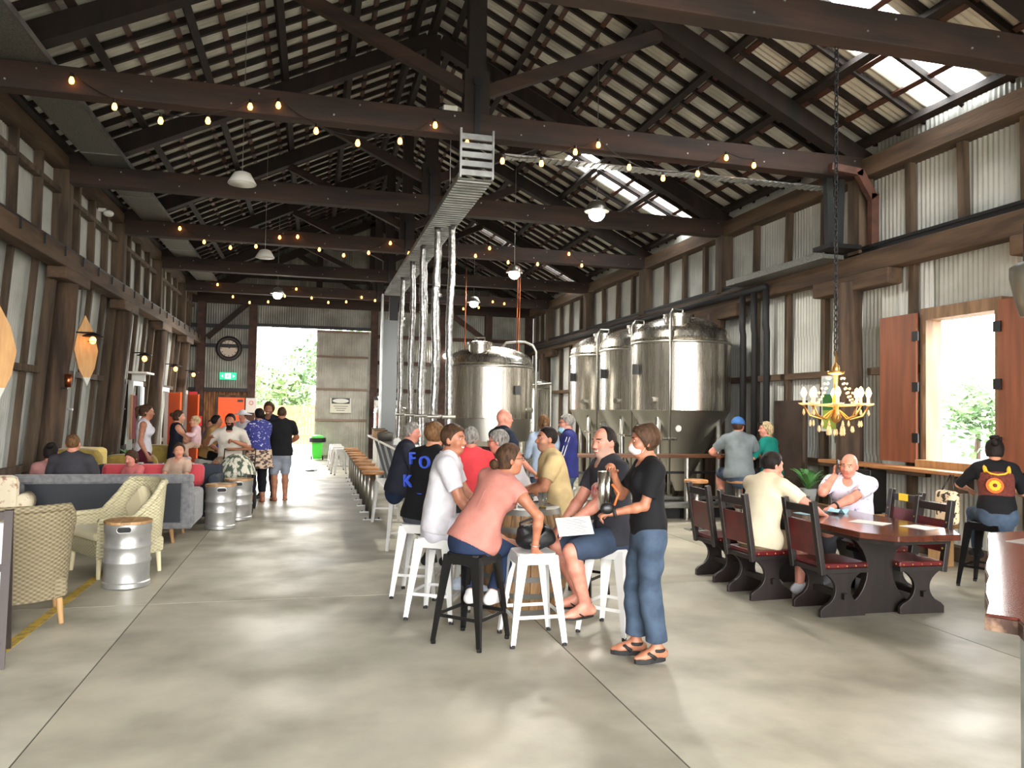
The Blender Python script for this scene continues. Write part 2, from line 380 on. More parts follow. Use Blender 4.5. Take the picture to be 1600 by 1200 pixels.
# sliding corrugated door
d1 = struct('door_1')
me = corr_mesh('door_sheet', 0.57, 4.3, mat('door_sheet_metal', (176, 174, 164), .5, metal=.3, col2=(150, 147, 138), scale=2))
for i in range(3): ob('door_sheet', me, None, d1, loc=(DX1+0.01+0.57*(i+.5), YB-0.1, 0.03))
for z in (0.08, 1.3, 2.35, 3.45, 4.3): ob('door_rail', MB().bx(DX1, DX1+1.73, YB-.16, YB-.11, z-.035, z+.035), mat('door_rail_wood', (128, 108, 92), .7), d1)
sg = ob('sign_plate', MB().bx(0.55, 1.25, YB-.185, YB-.17, 1.55, 2.05), mat('sign_cream', (206, 204, 190), .6), d1)
ob('sign_badge', MB().bx(0.6, 1.2, YB-.2, YB-.186, 1.86, 2.05), BLACKPAINT, d1)
ob('sign_oval', MB().prism([(0.27*math.cos(t*PI/12), 0.075*math.sin(t*PI/12)) for t in range(24)], .006, frame((0.9, YB-.205, 1.955), (1, 0, 0), (0, 0, 1), (0, -1, 0))), WHITEPAINT, d1)
for q in range(3): ob('sign_line', MB().bx(0.66+.05*q, 1.14-.05*q, YB-.19, YB-.186, 1.76-.07*q, 1.785-.07*q), mat('sign_grey', (120, 118, 110), .7), d1)
# orange door in the end wall
ORANGE = mat('orange_paint', (240, 92, 22), 0.45)
d2 = struct('door_2')
ob('door_leaf', MB().bx(-3.02, -2.2, YB-.09, YB-.04, 0.02, 2.0), ORANGE, d2)
ob('door_frame', MB().bx(-3.1, -3.02, YB-.1, YB-.03, 0, 2.08).bx(-2.2, -2.12, YB-.1, YB-.03, 0, 2.08).bx(-3.02, -2.2, YB-.1, YB-.03, 2.0, 2.08), OLDWOOD, d2)
ob('door_closer', MB().bx(-2.42, -2.25, YB-.13, YB-.09, 1.86, 1.93), BLACKPAINT, d2)

# doors in the left wall: white one with glass, orange ones standing ajar
def side_door(n, y, m, h=2.05, open_=0.6):
    d = struct('door_%d' % n)
    ob('door_frame', MB().bx(-3.86, -3.76, y-.5, y-.42, 0, h+.12).bx(-3.86, -3.76, y+.42, y+.5, 0, h+.12).bx(-3.86, -3.76, y-.42, y+.42, h+.02, h+.12), WHITEPAINT, d)
    L = ob('door_leaf', MB().box((0.21*math.sin(open_)*2-3.74, y+.42-.42*math.cos(open_), h/2), (.045, .84, h), Matrix.Rotation(-open_, 3, 'Z') if False else Matrix.Rotation(open_, 3, 'Z')), m, d)
    ob('door_handle', MB().cyl((-3.72+.7*math.sin(open_), y+.42-.72*math.cos(open_), 1.0), (-3.6+.7*math.sin(open_), y+.42-.75*math.cos(open_), 1.0), .02), GALV, d)
side_door(3, 18.6, mat('white_door_paint', (226, 230, 236), .4), 2.1, 0.15)
side_door(4, 21.9, ORANGE, 2.05, 0.5)
side_door(5, 25.1, ORANGE, 2.05, 0.5)

# ---- front wall (behind the camera): gable over a wide open front
wf = struct('wall_front')
for i in range(8):
    x0 = -4.1+11.82*i/8; x1 = -4.1+11.82*(i+1)/8
    V = [(x0, YF, 5.2), (x1, YF, 5.2), (x1, YF, roofz(x1)-.02), ((x0+x1)/2, YF, roofz((x0+x1)/2)-.02), (x0, YF, roofz(x0)-.02)]
    ob('gable_sheet', MB().add(V, [(0, 1, 2, 3, 4)]), ENDSHEET, wf)
ob('header_beam', MB().bx(-3.95, 7.7, YF-.1, YF+.15, 5.0, 5.3), BEAMWOOD, wf)

# ---- roof
ce = struct('ceiling')
SL = [(7.35, 8.2, 5.0), (14.3, 15.3, 5.0), (21.3, 22.3, 4.5), (0.4, 1.3, 5.0)]     # skylights: y0, y1, x from
tl = mat('skylight_fibreglass', (240, 240, 235), .5)
t_ = tl.node_tree; bs = t_.nodes['Principled BSDF']; tr = t_.nodes.new('ShaderNodeBsdfTranslucent'); tp = t_.nodes.new('ShaderNodeBsdfTransparent')
ms = t_.nodes.new('ShaderNodeMixShader'); ms.inputs[0].default_value = 0.45; tr.inputs[0].default_value = (.95, .95, .92, 1); tp.inputs[0].default_value = (.95, .96, .95, 1)
t_.links.new(tr.outputs[0], ms.inputs[1]); t_.links.new(tp.outputs[0], ms.inputs[2]); t_.links.new(ms.outputs[0], t_.nodes['Material Output'].inputs[0])
HALF = 6.15; LEN = HALF*math.sqrt(1+SLP*SLP); ANG = math.atan(SLP)
def slope_sheet(y, W, s, m, x_from=0.0, x_to=HALF, name='roof_sheet', cache={}):
    key = (round(W, 4), s, x_from, x_to, m.name)
    if key not in cache:
        n = int(round(W/0.1))*6; V = []
        for xx in (x_from, x_to):
            for i in range(n+1): V.append((s*xx, -W/2+W*i/n, -SLP*xx+0.014*math.cos(2*PI*i/6)))
        me = MB().add(V, [(i, i+1, n+2+i, n+1+i) for i in range(n)]).mesh(name, True); me.materials.append(m); cache[key] = me
    return ob(name, cache[key], None, ce, loc=(XC, y, Z_RIDGE))
def runs(y0, y1, cuts):
    out = []; p = y0
    for a_, b_ in sorted(cuts): out.append((p, a_)); p = b_
    out.append((p, y1)); return out
for s in (-1, 1):
    for (a_, b_) in runs(YF-.3, YB+.3, [(q[0], q[1]) for q in SL] if s > 0 else []):
        n = max(1, round((b_-a_)/0.76)); W = (b_-a_)/n
        for i in range(n): slope_sheet(a_+W*(i+.5), W, s, ROOFSHEET)
for (a_, b_, xf) in SL:
    slope_sheet((a_+b_)/2, b_-a_, 1, ROOFSHEET, 0.0, xf-XC)
    slope_sheet((a_+b_)/2, b_-a_, 1, tl, xf-XC, HALF, name='skylight_panel')
    portal('portal_skylight', ((xf+8.03)/2, (a_+b_)/2, roofz((xf+8.03)/2)+.25), (0, ANG, 0), 3.2, 1.0)
ob('ridge_beam', MB().bx(XC-.05, XC+.05, YF, YB, 8.26, 8.50), DARKWOOD, ce)
# common rafters, battens and purlins
for s in (-1, 1):
    me = MB().beam((s*.05, 0, -.025-.06), (s*HALF, 0, -SLP*HALF-.06), .055, .08).mesh('rafter'); me.materials.append(DARKWOOD)
    y = YF
    while y < YB:
        if not (s > 0 and any(q[0]+.05 < y < q[1]-.05 and abs(y-(q[0]+q[1])/2) > .15 for q in SL)):
            ob('rafter', me, None, ce, loc=(XC, y, Z_RIDGE))
        y += 0.45
    if s > 0:
        for q in SL: ob('rafter', me, None, ce, loc=(XC, (q[0]+q[1])/2, Z_RIDGE))
    L = YB-YF
    mb = MB().box((0, 0, 0), (.075, L, .035), Matrix.Rotation(s*ANG, 3, 'Y')).mesh('batten'); mb.materials.append(RUSTPAINT)
    mp = MB().box((0, 0, 0), (.10, L, .12), Matrix.Rotation(s*ANG, 3, 'Y')).mesh('purlin'); mp.materials.append(DARKWOOD)
    for q in range(6):
        x = 0.35+q*1.06
        ob('batten', mb, None, ce, loc=(XC+s*(x+.22), (YF+YB)/2, roofz(XC+x+.22)-.04))
        ob('batten', mb, None, ce, loc=(XC+s*(x+.74), (YF+YB)/2, roofz(XC+x+.74)-.04))
        ob('purlin', mp, None, ce, loc=(XC+s*x, (YF+YB)/2, roofz(XC+x)-.17))

# ---- trusses
for k, y in enumerate(YT):
    t = struct('roof_truss'); t.location = (0, y, 0); tag(t, 'dark timber roof truss with king post and struts, number %s from the far end wall' % ['eight', 'seven', 'six', 'five', 'four', 'three', 'two', 'one'][k], None)
    x0, x1 = -3.9, 7.66
    b = MB(); N = 12
    ob('tie_beam', MB().bx(x0, x1, -.11, .11, 5.1, 5.4), BEAMWOOD, t, bevel=.012)
    ob('king_post', MB().bx(XC-.11, XC+.11, -.09, .09, 5.4, 8.22), DARKWOOD, t)
    ob('king_post_foot', MB().bx(XC-.16, XC+.16, -.1, .1, 5.4, 5.95), DARKWOOD, t)
    st = MB().bx(XC-.035, XC+.035, -.135, -.11, 5.05, 5.78); st.prism([(.06*math.cos(a*PI/6), .07*math.sin(a*PI/6)) for a in range(12)], .03, frame((XC, -.125, 5.8), (1, 0, 0), (0, 0, 1), (0, -1, 0)))
    ob('steel_strap', st, STEELDK, t)
    for s in (-1, 1):
        ob('principal_rafter', MB().beam((XC+s*.1, 0, 8.16-.05), (XC+s*5.75, 0, 8.16-5.75*SLP), .2, .25), DARKWOOD, t)
        ob('strut', MB().beam((XC+s*.1, 0, 5.7), (XC+s*2.5, 0, 6.78), .13, .15), BEAMWOOD, t)
    for x in np.arange(x0+.6, x1-.3, 1.15):
        ob('bolt', MB().cyl((x, -.112, 5.18), (x, -.125, 5.18), .010, n=8).cyl((x+.3, -.112, 5.33), (x+.3, -.125, 5.33), .010, n=8), GALV, t)

# ---- outside: yard, fence, trees
og = struct('yard_ground'); ob('paving', MB().bx(-60, 90, -60, 110, -.3, -.14), mat('yard_paving', (150, 146, 136), .8, col2=(130, 126, 116), scale=1), og)
FENCEM = mat('fence_board', (122, 94, 56), .8, col2=(100, 74, 42), scale=4)
fe = thing('paling_fence', 'pale timber fence seen through the open end doorway', 'fence', (0, 41, -.14))
bm_ = MB().bx(-.07, .07, -.012, .012, 0, 1.95).mesh('paling'); bm_.materials.append(FENCEM)
for i in range(60): ob('paling', bm_, None, fe, loc=(-6.5+i*.16, 0, 0))
for z in (.4, 1.0, 1.6): ob('fence_rail', MB().bx(-6.6, 3.1, .012, .06, z-.05, z+.05), FENCEM, fe)
def tree(x, y, h, rx, lab, seed, m, n=1500, zb=-.14):
    rg = random.Random(seed); t = thing('leafy_tree', lab, 'tree', (x, y, zb), 0, 'trees outside the hall')
    ob('trunk', MB().tube([(0, 0, 0), (.1, 0, h*.3), (0, .1, h*.6)], [.16, .12, .06], 8), OLDWOOD, t, True)
    b = MB(); cl = [(rg.uniform(-.6, .6)*rx, rg.uniform(-.6, .6)*rx, h*rg.uniform(.35, .85), rx*rg.uniform(.3, .55)) for _ in range(12)]
    for i in range(n):
        cx, cy, cz, cr = rg.choice(cl); d = Vector((rg.gauss(0, 1), rg.gauss(0, 1), rg.gauss(0, 1))).normalized()*cr*rg.uniform(.7, 1)
        p = Vector((cx, cy, cz))+d; s_ = rg.uniform(.12, .26)
        u = Vector((rg.gauss(0, 1), rg.gauss(0, 1), rg.gauss(0, .6))).normalized(); v = u.orthogonal().normalized()
        b.add([p-u*s_, p+v*s_*.5, p+u*s_, p-v*s_*.5], [(0, 1, 2, 3)])
    o = ob('foliage', b, m, t); o['kind'] = 'stuff'
LEAF = mat('leaf_green', (66, 96, 40), .7, col2=(44, 72, 28), scale=.8); LEAF2 = mat('leaf_light', (88, 112, 52), .7, col2=(58, 84, 36), scale=.8)
tree(-4.6, 47, 5.2, 2.4, 'rounded green tree behind the fence, left side of the doorway', 1, LEAF2)
tree(0.8, 46, 7.6, 2.6, 'tall green tree behind the fence beside the sliding door', 2, LEAF)
tree(-2.0, 52, 4.2, 2.6, 'low pale green tree between the taller trees past the doorway', 3, LEAF2)
tree(30, 29.5, 3.4, 3.0, 'green bush line seen through the right-hand window, left one', 4, LEAF)
tree(39, 31.0, 3.2, 3.2, 'green bush line seen through the right-hand window, right one', 5, LEAF2)
# ------------------------------------------------------------------ metals, plastics
STAIN = mat('stainless', (205, 200, 190), 0.24, metal=1.0, col2=(185, 180, 170), scale=3, stretch=(9, 9, .3), rough2=.30)
STAIN2 = mat('stainless_dull', (170, 168, 160), 0.38, metal=1.0)
FOIL = mat('foil_lagging', (205, 205, 205), 0.32, metal=0.95, col2=(150, 150, 148), scale=22, bump=0.9, bscale=30)
COPPER = mat('copper', (196, 110, 72), .3, metal=1.0)
RUBBER = mat('black_rubber', (16, 16, 17), .7)
LEDW = mat('led_lamp', (255, 250, 240), .5, emit=(1.0, .95, .84), estr=60.0)
WARM = mat('warm_bulb_glass', (255, 190, 110), .3, emit=(1.0, .36, .06), estr=5.0)
CANDLE = mat('candle_bulb_glass', (255, 210, 140), .3, emit=(1.0, .46, .10), estr=9.0)
CRYSTAL = mat('crystal', (240, 208, 160), .08, spec=.8, alpha=.6)  # amber tint: warm light of the bulbs put into the crystal colour
GOLD = mat('aged_brass', (196, 150, 84), .35, metal=.9)

# ---- cable trays
def tray(name, label, x, z, y0, y1, w_, m, step=.3):
    t = thing(name, label, 'cable tray', (x, y0, z)); L = y1-y0
    ob('tray_base', MB().bx(-w_/2, w_/2, 0, L, 0, .008), m, t)
    for s in (-1, 1): ob('tray_side', MB().bx(s*w_/2-.006, s*w_/2+.006, 0, L, 0, .07), GALV, t)
    me = MB().bx(-w_/2, w_/2, -.012, .012, -.012, 0).mesh('tray_rung'); me.materials.append(GALV)
    for q in np.arange(.1, L, step): ob('tray_rung', me, None, t, loc=(0, q, 0))
    return t
t = tray('cable_tray', 'silver ladder tray hung under the beams along the hall centre, dropping foil pipes', 1.85, 4.52, 9.15, 19.2, .42, TRAYM, .12)
for q in range(5):                                        # riser where it turns up over the first beam
    ob('riser_rung', MB().bx(-.2, .2, -.06, -.03, .03+.11*q, .10+.11*q), GALV, t)
for s in (-1, 1): ob('riser_side', MB().bx(s*.2-.012, s*.2+.012, -.07, -.01, 0, .60), GALV, t)
ob('drop_wire', MB().cyl((-.25, .4, 0), (-.25, .4, .6), .004, n=6), GALV, t)
tray('cable_tray', 'grey perforated tray resting on the beams along the left eave', -3.15, 5.42, -2.0, 24.3, .55, TRAYM, 2.4)
t = thing('cable_tray', 'thin light tray fixed along the far side of the nearest full beam', 'cable tray', (2.3, 9.62, 5.0))
ob('tray_base', MB().bx(0, 5.0, -.1, .1, 0, .01), GALV, t)
for q in np.arange(.05, 5, .1): ob('tray_rung', MB().bx(q-.02, q+.02, -.1, .1, -.012, 0), GALV, t)
# foil lagged pipes hanging from the tray
PX = [(1.98, 11.55), (1.78, 11.75), (1.97, 12.8), (1.76, 13.1), (1.96, 14.3), (1.77, 14.6), (1.95, 16.0), (1.77, 16.4), (1.9, 17.6)]
ORD = ['nearest', 'second nearest', 'third nearest', 'fourth nearest', 'fifth nearest', 'sixth nearest', 'seventh nearest', 'eighth nearest', 'farthest']
for i, (x, y) in enumerate(PX):
    rg = random.Random(i); t = thing('lagged_pipe', 'crinkled silver foil pipe dropping from the central tray, %s of nine' % ORD[i], 'pipe', (x, y, 1.0), 0, 'foil pipes under the central tray')
    pts = []; rs = []; N = 36
    for k in range(N+1):
        z = 3.53*(1-k/N); pts.append((.012*math.sin(k*.3+i)+rg.uniform(-.005, .005), .012*math.cos(k*.27+i*2), z)); rs.append((.054 if i % 2 == 0 else .048)+rg.uniform(-.005, .005))
    ob('foil_sleeve', MB().tube(pts, rs, 10), FOIL, t, True)
    for z in (2.6, 1.4): ob('tape_band', MB().cyl((.01, 0, z), (.01, 0, z+.05), .060, n=12), GALV, t)
    v = ob('valve', MB().cyl((-.1, -.05, .6), (.1, -.05, .6), .03).cyl((0, -.05, .6), (0, -.05, .72), .015), STAIN2, t)
t = thing('duct_column', 'tall flat galvanised duct standing at the far end of the foil pipes', 'duct', (1.82, 19.3, 0))
ob('duct', MB().bx(-.2, .16, -.12, .12, 0, 3.9), mat('galv_duct', (132, 136, 138), .6, metal=.4), t)
ob('duct_throat', MB().bx(-.05, .16, -.1, .1, 3.9, 4.5), STEELDK, t); ob('duct_edge', MB().bx(-.24, -.2, -.12, .12, 0, 4.55), GALV, t)

# ---- festoon strings: bulbs read off the photograph, each on its own beam
def festoon(pix, Y, label):
    t = thing('festoon_string', label, 'string lights', (0, Y, 5.3)); P = [onY(x, y, Y) for x, y in pix]; P.sort(key=lambda p: p.x)
    pts = []
    for a_, b_ in zip(P, P[1:]):
        a1 = a_+Vector((0, 0, .07)); b1 = b_+Vector((0, 0, .07))
        for k in range(5):
            q = a1.lerp(b1, k/5); q.z -= .03*math.sin(PI*k/5); pts.append(q-t.location)
    pts.append(P[-1]+Vector((0, 0, .07))-t.location)
    ob('cable', MB().tube(pts, .006, 5), BLACKPAINT, t)
    bm_ = MB().lathe([(.001, -.055), (.022, -.045), (.03, -.02), (.024, .005), (.014, .03)], n=10).mesh('bulb', True); bm_.materials.append(WARM)
    sm_ = MB().lathe([(.018, .025), (.018, .07), (.001, .072)], n=8).mesh('socket'); sm_.materials.append(BLACKPAINT)
    for p in P:
        o = ob('bulb', bm_, None, t, loc=p-t.location); ob('socket', sm_, None, o)
festoon([(112, 124), (179, 165), (251, 187), (325, 187), (391, 165), (435, 163), (494, 203), (559, 222), (625, 219), (680, 194), (730, 222), (785, 250), (846, 254), (899, 236), (935, 225), (983, 260), (1036, 277), (1090, 270), (1135, 245), (1178, 257)], 9.24, 'warm bulb string looping along the nearest full-width beam')
festoon([(281, 356), (319, 377), (360, 386), (400, 384), (437, 370), (465, 369), (499, 389), (537, 398), (576, 394), (610, 379), (639, 395), (710, 411), (743, 399), (765, 387), (794, 409), (840, 412), (889, 396), (909, 414)], 16.62, 'warm bulb string along the third beam, behind the foil pipes')
festoon([(340, 444), (364, 463), (390, 472), (419, 471), (445, 462), (463, 451), (487, 465), (513, 472), (541, 471), (565, 464), (586, 469), (611, 480), (661, 473), (700, 477), (724, 482), (748, 480), (770, 471), (788, 474)], 24.22, 'warm bulb string along the beam nearest the end wall')

# ---- high bay lamps and small pendants
def highbay(x, y, z, label, on=True, power=0):
    t = thing('pendant_lamp', label, 'lamp', (x, y, z))
    ob('shade', MB().lathe([(.06, .16), (.11, .14), (.19, .0), (.185, -.01), (.10, .10), (.001, .12)], n=20), STAIN2 if on else WHITEPAINT, t, True)
    ob('lens', MB().ell((0, 0, -.05), (.12, .12, .10), 18, 12) if on else MB().lathe([(.001, .0), (.165, .005), (.165, -.012), (.001, -.02)], n=20), LEDW if on else WHITEPAINT, t, True)
    ob('hanging_wire', MB().cyl((0, 0, .15), (0, 0, roofz(x)-z), .005, n=6), GALV, t)
    if power:
        l = bpy.data.lights.new('lamp_light', 'SPOT'); l.energy = power; l.color = (1, .95, .86); l.spot_size = math.radians(165); l.spot_blend = .4; l.shadow_soft_size = .16
        o = bpy.data.objects.new('lamp_light', l); COL.objects.link(o); o.parent = t; o.location = (0, 0, -.16)
LP = 380
highbay(4.08, 10.9, 4.75, 'bright lit high-bay lamp hanging by the second beam above the big tanks', True, LP)
highbay(4.2, 16.3, 4.75, 'lit high-bay lamp hanging above the middle of the tank row', True, LP)
highbay(4.3, 21.2, 4.75, 'lit high-bay lamp farthest back, above the round brewing vessel', True, LP)
highbay(-1.0, 21.5, 4.75, 'lit high-bay lamp hanging before the open end doorway', True, LP)
highbay(-1.02, 11.05, 4.75, 'unlit pale pendant disc hanging below the second beam', False)
highbay(-1.03, 16.4, 4.75, 'unlit pale pendant disc hanging below the fourth beam', False)
t = thing('wall_floodlight', 'small twin floodlight glowing on the end wall behind the brewing vessel', 'lamp', (4.3, 26.8, 3.55))
ob('bracket', MB().bx(-.3, .3, .02, .08, .0, .05), STEELDK, t)
for s in (-1, 1): ob('head', MB().ell((s*.16, -.02, .05), (.09, .05, .08)), LEDW, t, True)
t = thing('sensor_box', 'small white sensor box sitting on top of the nearest beam', 'sensor box', (1.55, 9.36, 5.4)); ob('case', MB().bx(-.09, .09, -.05, .05, 0, .07), WHITEPAINT, t, bevel=.008); ob('lens', MB().ell((-.13, -.02, .03), (.03, .03, .03)), BLACKPAINT, t, True)

# ---- chandelier
ch = thing('chandelier', 'crystal chandelier with lit candle bulbs on a long chain above the dark table', 'chandelier', (4.57, 6.02, 1.66))
b = MB()
for k in range(59):
    z = .62+k*.052; R = Matrix.Rotation((k % 2)*PI/2, 3, 'Z')
    b.tube([R @ Vector((.018*math.cos(a), 0, .034*math.sin(a)))+Vector((0, 0, z)) for a in [q*PI/4 for q in range(8)]], .006, 5, closed=True)
ob('chain', b, STEELDK, ch, True)
ob('ceiling_hook', MB().tube([(.0, 0, 3.66), (.05, 0, 3.72), (.02, 0, 3.80), (-.05, 0, 3.78)], .01, 6), STEELDK, ch)
ob('stem', MB().lathe([(.001, -.02), (.035, 0), (.05, .04), (.02, .09), (.03, .2), (.016, .26), (.02, .42), (.035, .46), (.03, .5), (.008, .53), (.008, .63)], n=14), GOLD, ch, True)
ob('crown_cup', MB().lathe([(.02, .42), (.07, .43), (.075, .45), (.02, .46)], n=14), GOLD, ch, True)
ob('bobeche_ring', MB().lathe([(.05, .13), (.25, .145), (.26, .155), (.05, .15)], n=28), CRYSTAL, ch, True)
dm = MB().lathe([(.001, -.05), (.014, -.03), (.008, 0), (.001, .012)], n=6).mesh('crystal_drop'); dm.materials.append(CRYSTAL)
bd = MB().ell((0, 0, 0), (.011, .011, .011), 6, 5).mesh('bead'); bd.materials.append(CRYSTAL)
cb = MB().lathe([(.001, .09), (.014, .075), (.027, .035), (.014, 0)], n=10).mesh('candle_bulb', True); cb.materials.append(CANDLE)
for i in range(8):
    a = i*PI/4+.2; c, s = math.cos(a), math.sin(a)
    ob('arm', MB().tube([(.03*c, .03*s, .10), (.12*c, .12*s, .02), (.22*c, .22*s, .05), (.27*c, .27*s, .14)], .008, 6), GOLD, ch, True)
    ob('drip_pan', MB().lathe([(.01, .14), (.045, .15), (.05, .165), (.01, .155)], (.27*c, .27*s, 0), n=10), CRYSTAL, ch, True)
    ob('candle_sleeve', MB().cyl((.27*c, .27*s, .15), (.27*c, .27*s, .22), .012, n=8), mat('candle_ivory', (240, 214, 160), .5), ch)
    ob('candle_bulb', cb, None, ch, loc=(.27*c, .27*s, .22))
    for q, (rr, zz) in enumerate(((.27, .10), (.22, .0), (.15, -.05), (.07, -.08))):
        ob('crystal_drop', dm, None, ch, loc=(rr*math.cos(a+.2*q), rr*math.sin(a+.2*q), zz))
    for q in range(9):
        u = q/9; rr = .05+.2*u; zz = .44-.3*u-.05*math.sin(PI*u); ob('bead', bd, None, ch, loc=(rr*c, rr*s, zz))
l = bpy.data.lights.new('chandelier_light', 'POINT'); l.energy = 45; l.color = (1, .66, .32); l.shadow_soft_size = .2
o = bpy.data.objects.new('chandelier_light', l); COL.objects.link(o); o.parent = ch; o.location = (0, 0, .32)

# ---- left wall lamps
def wall_lamp(y, z, label):
    t = thing('wall_lamp', label, 'lamp', (-3.5, y, z), 0)
    ob('arm', MB().cyl((-.12, 0, .12), (.12, 0, .12), .012), STEELDK, t)
    ob('hood', MB().lathe([(.02, .13), (.15, .07), (.15, .06), (.02, .10)], (.12, 0, 0), n=16), STEELDK, t, True)
    ob('cage', MB().tube([(.12+.07*math.cos(a), .07*math.sin(a), -.02) for a in [q*PI/5 for q in range(10)]], .005, 5, closed=True), STEELDK, t)
    ob('bulb', MB().ell((.12, 0, .0), (.05, .05, .06)), WARM, t, True)
PLYL = mat('blond_ply', (214, 168, 112), .55, col2=(190, 140, 88), scale=6, stretch=(2, 2, .4))
def kite(y, z, label):
    t = thing('kite_panel', label, 'wall panel', (-3.5, y, z))
    b = MB().prism([(0, -.55), (-.13, -.28), (-.19, 0), (-.13, .28), (0, .55), (.13, .28), (.19, 0), (.13, -.28)], .03, frame((0, 0, 0), (0.72, .69, 0), (-.05, 0, 1), (.69, -.72, 0)))
    ob('panel', b, PLYL, t)
    ob('panel_tip', MB().prism([(0, -.56), (-.06, -.43), (.06, -.43)], .034, frame((0, 0, 0), (0.72, .69, 0), (-.05, 0, 1), (.69, -.72, 0))), WHITEPAINT, t)
kite(13.45, 2.55, 'blond diamond-shaped board hung on the left wall beside the second log post'); wall_lamp(13.35, 2.7, 'caged wall lamp glowing on the diamond-shaped board')
kite(9.98, 2.3, 'diamond-shaped board cut off by the left picture edge')
wall_lamp(17.2, 2.65, 'caged wall lamp on the left wall above the white door'); wall_lamp(20.9, 2.62, 'caged wall lamp on the left wall above the first orange door'); wall_lamp(23.9, 2.6, 'caged wall lamp on the left wall nearest the end wall')
t = thing('copper_cup', 'copper cup fixed on the second log post', 'cup holder', (-3.62, 13.05, 1.95)); ob('cup', MB().lathe([(.04, 0), (.055, .2), (.05, .2), (.036, .01)], n=14), COPPER, t, True); ob('bracket', MB().bx(-.08, 0, -.05, .05, -.03, 0), STEELDK, t)

# ---- things on the end wall
t = thing('wall_clock', 'round dark-framed clock on the end wall left of the doorway', 'clock', (-2.74, 26.9, 3.61))
ob('rim', MB().tube([(.34*math.cos(a), 0, .34*math.sin(a)) for a in [q*PI/16 for q in range(32)]], .075, 8, closed=True), mat('clock_rim', (34, 26, 24), .5), t, True)
ob('face', MB().prism([(.3*math.cos(q*PI/16), .3*math.sin(q*PI/16)) for q in range(32)], .03, frame((0, 0, 0), (1, 0, 0), (0, 0, 1), (0, -1, 0))), mat('clock_face', (200, 190, 176), .6), t)
for q in range(12): ob('hour_mark', MB().box((.24*math.sin(q*PI/6), -.02, .24*math.cos(q*PI/6)), (.02, .01, .05), Matrix.Rotation(q*PI/6, 3, 'Y')), BLACKPAINT, t)
ob('hour_hand', MB().beam((0, -.025, 0), (.1, -.025, .08), .02, .01, up=(0, 1, 0)), BLACKPAINT, t); ob('minute_hand', MB().beam((0, -.03, 0), (-.03, -.03, .2), .015, .01, up=(0, 1, 0)), BLACKPAINT, t)
GREENE = mat('exit_green', (20, 190, 120), .4, emit=(.0, .55, .28), estr=.55)
t = thing('exit_sign', 'green lit running-man exit sign over the orange door', 'exit sign', (-2.74, 26.88, 2.7)); ob('case', MB().bx(-.26, .26, -.03, .04, -.12, .12), GREENE, t)
WHE = mat('exit_white', (240, 255, 248), .4, emit=(.9, 1, .95), estr=.5)
ob('pictogram', MB().bx(-.09, .09, -.036, -.03, -.09, .09), WHE, t)
b = MB().ell((.01, -.038, .06), (.018, .004, .018), 8, 6); b.beam((.0, -.038, .04), (-.01, -.038, -.02), .03, .006, up=(0, 1, 0)).beam((-.01, -.038, -.02), (.04, -.038, -.07), .015, .006, up=(0, 1, 0)).beam((-.01, -.038, -.02), (-.05, -.038, -.05), .015, .006, up=(0, 1, 0)).beam((0, -.038, .03), (.05, -.038, .0), .012, .006, up=(0, 1, 0))
ob('running_figure', b, GREENE, t)
for s in (-1, 1): ob('arrow', MB().prism([(0, -.05), (0, .05), (.07*s, 0)], .006, frame((s*.15, -.034, 0), (1, 0, 0), (0, 0, 1), (0, -1, 0))), WHE, t)
REDP = mat('red_sign', (206, 38, 48), .5)
def fire_sign(x, y, z, label, w_=.24, h_=.42):
    t = thing('fire_sign', label, 'sign', (x, y, z)); ob('plate', MB().bx(-w_/2, w_/2, -.01, .01, -h_/2, h_/2), REDP, t); ob('pictogram', MB().bx(-.03, .03, -.014, -.01, -.12, .08).bx(-.05, .03, -.014, -.01, .08, .11), WHITEPAINT, t)
fire_sign(-3.75, 26.6, 1.95, 'red fire extinguisher sign high beside the orange end door')
t = thing('hose_sign', 'white-edged red square sign low beside the end door', 'sign', (-3.62, 26.5, 1.22)); ob('plate', MB().bx(-.17, .17, -.01, .01, -.16, .16), REDP, t); ob('disc', MB().ell((0, -.012, 0), (.08, .006, .08)), WHITEPAINT, t)
t = thing('wall_notice', 'white paper notice on the post beside the open doorway', 'notice', (-1.98, 26.74, 1.75)); ob('sheet', MB().bx(-.17, .17, -.006, .006, -.24, .24), WHITEPAINT, t); ob('ring', MB().tube([(.06*math.cos(q*PI/8), -.01, .08+.06*math.sin(q*PI/8)) for q in range(16)], .01, 5, closed=True), REDP, t)
t = thing('control_cabinet', 'white electrical cabinet with black top at the end wall', 'cabinet', (2.35, 26.2, 0)); ob('body', MB().bx(-.36, .36, -.3, .3, 0, 2.0), WHITEPAINT, t, bevel=.01); ob('top', MB().bx(-.38, .38, -.32, .32, 2.0, 2.1), BLACKPAINT, t); ob('switch', MB().bx(-.25, -.15, -.33, -.3, 1.55, 1.7), BLACKPAINT, t)
t = thing('wheelie_bin', 'bright green bin with dark lid liner by the sliding door', 'bin', (0.16, 26.2, 0))
ob('body', MB().lathe([(.17, .03), (.2, .1), (.25, .62)], n=4, sx=1.05), mat('bin_green', (70, 208, 60), .4), t, loc=(0, 0, 0), rot=(0, 0, PI/4)); ob('liner', MB().lathe([(.26, .58), (.28, .6), (.27, .72), (.25, .72)], n=12), RUBBER, t); ob('lid', MB().lathe([(.27, .72), (.26, .78), (.1, .82)], n=4), mat('bin_green', (70, 208, 60)), t, rot=(0, 0, PI/4))
for s in (-1, 1): ob('wheel', MB().cyl((s*.16, .14, .06), (s*.2, .14, .06), .06), RUBBER, t)

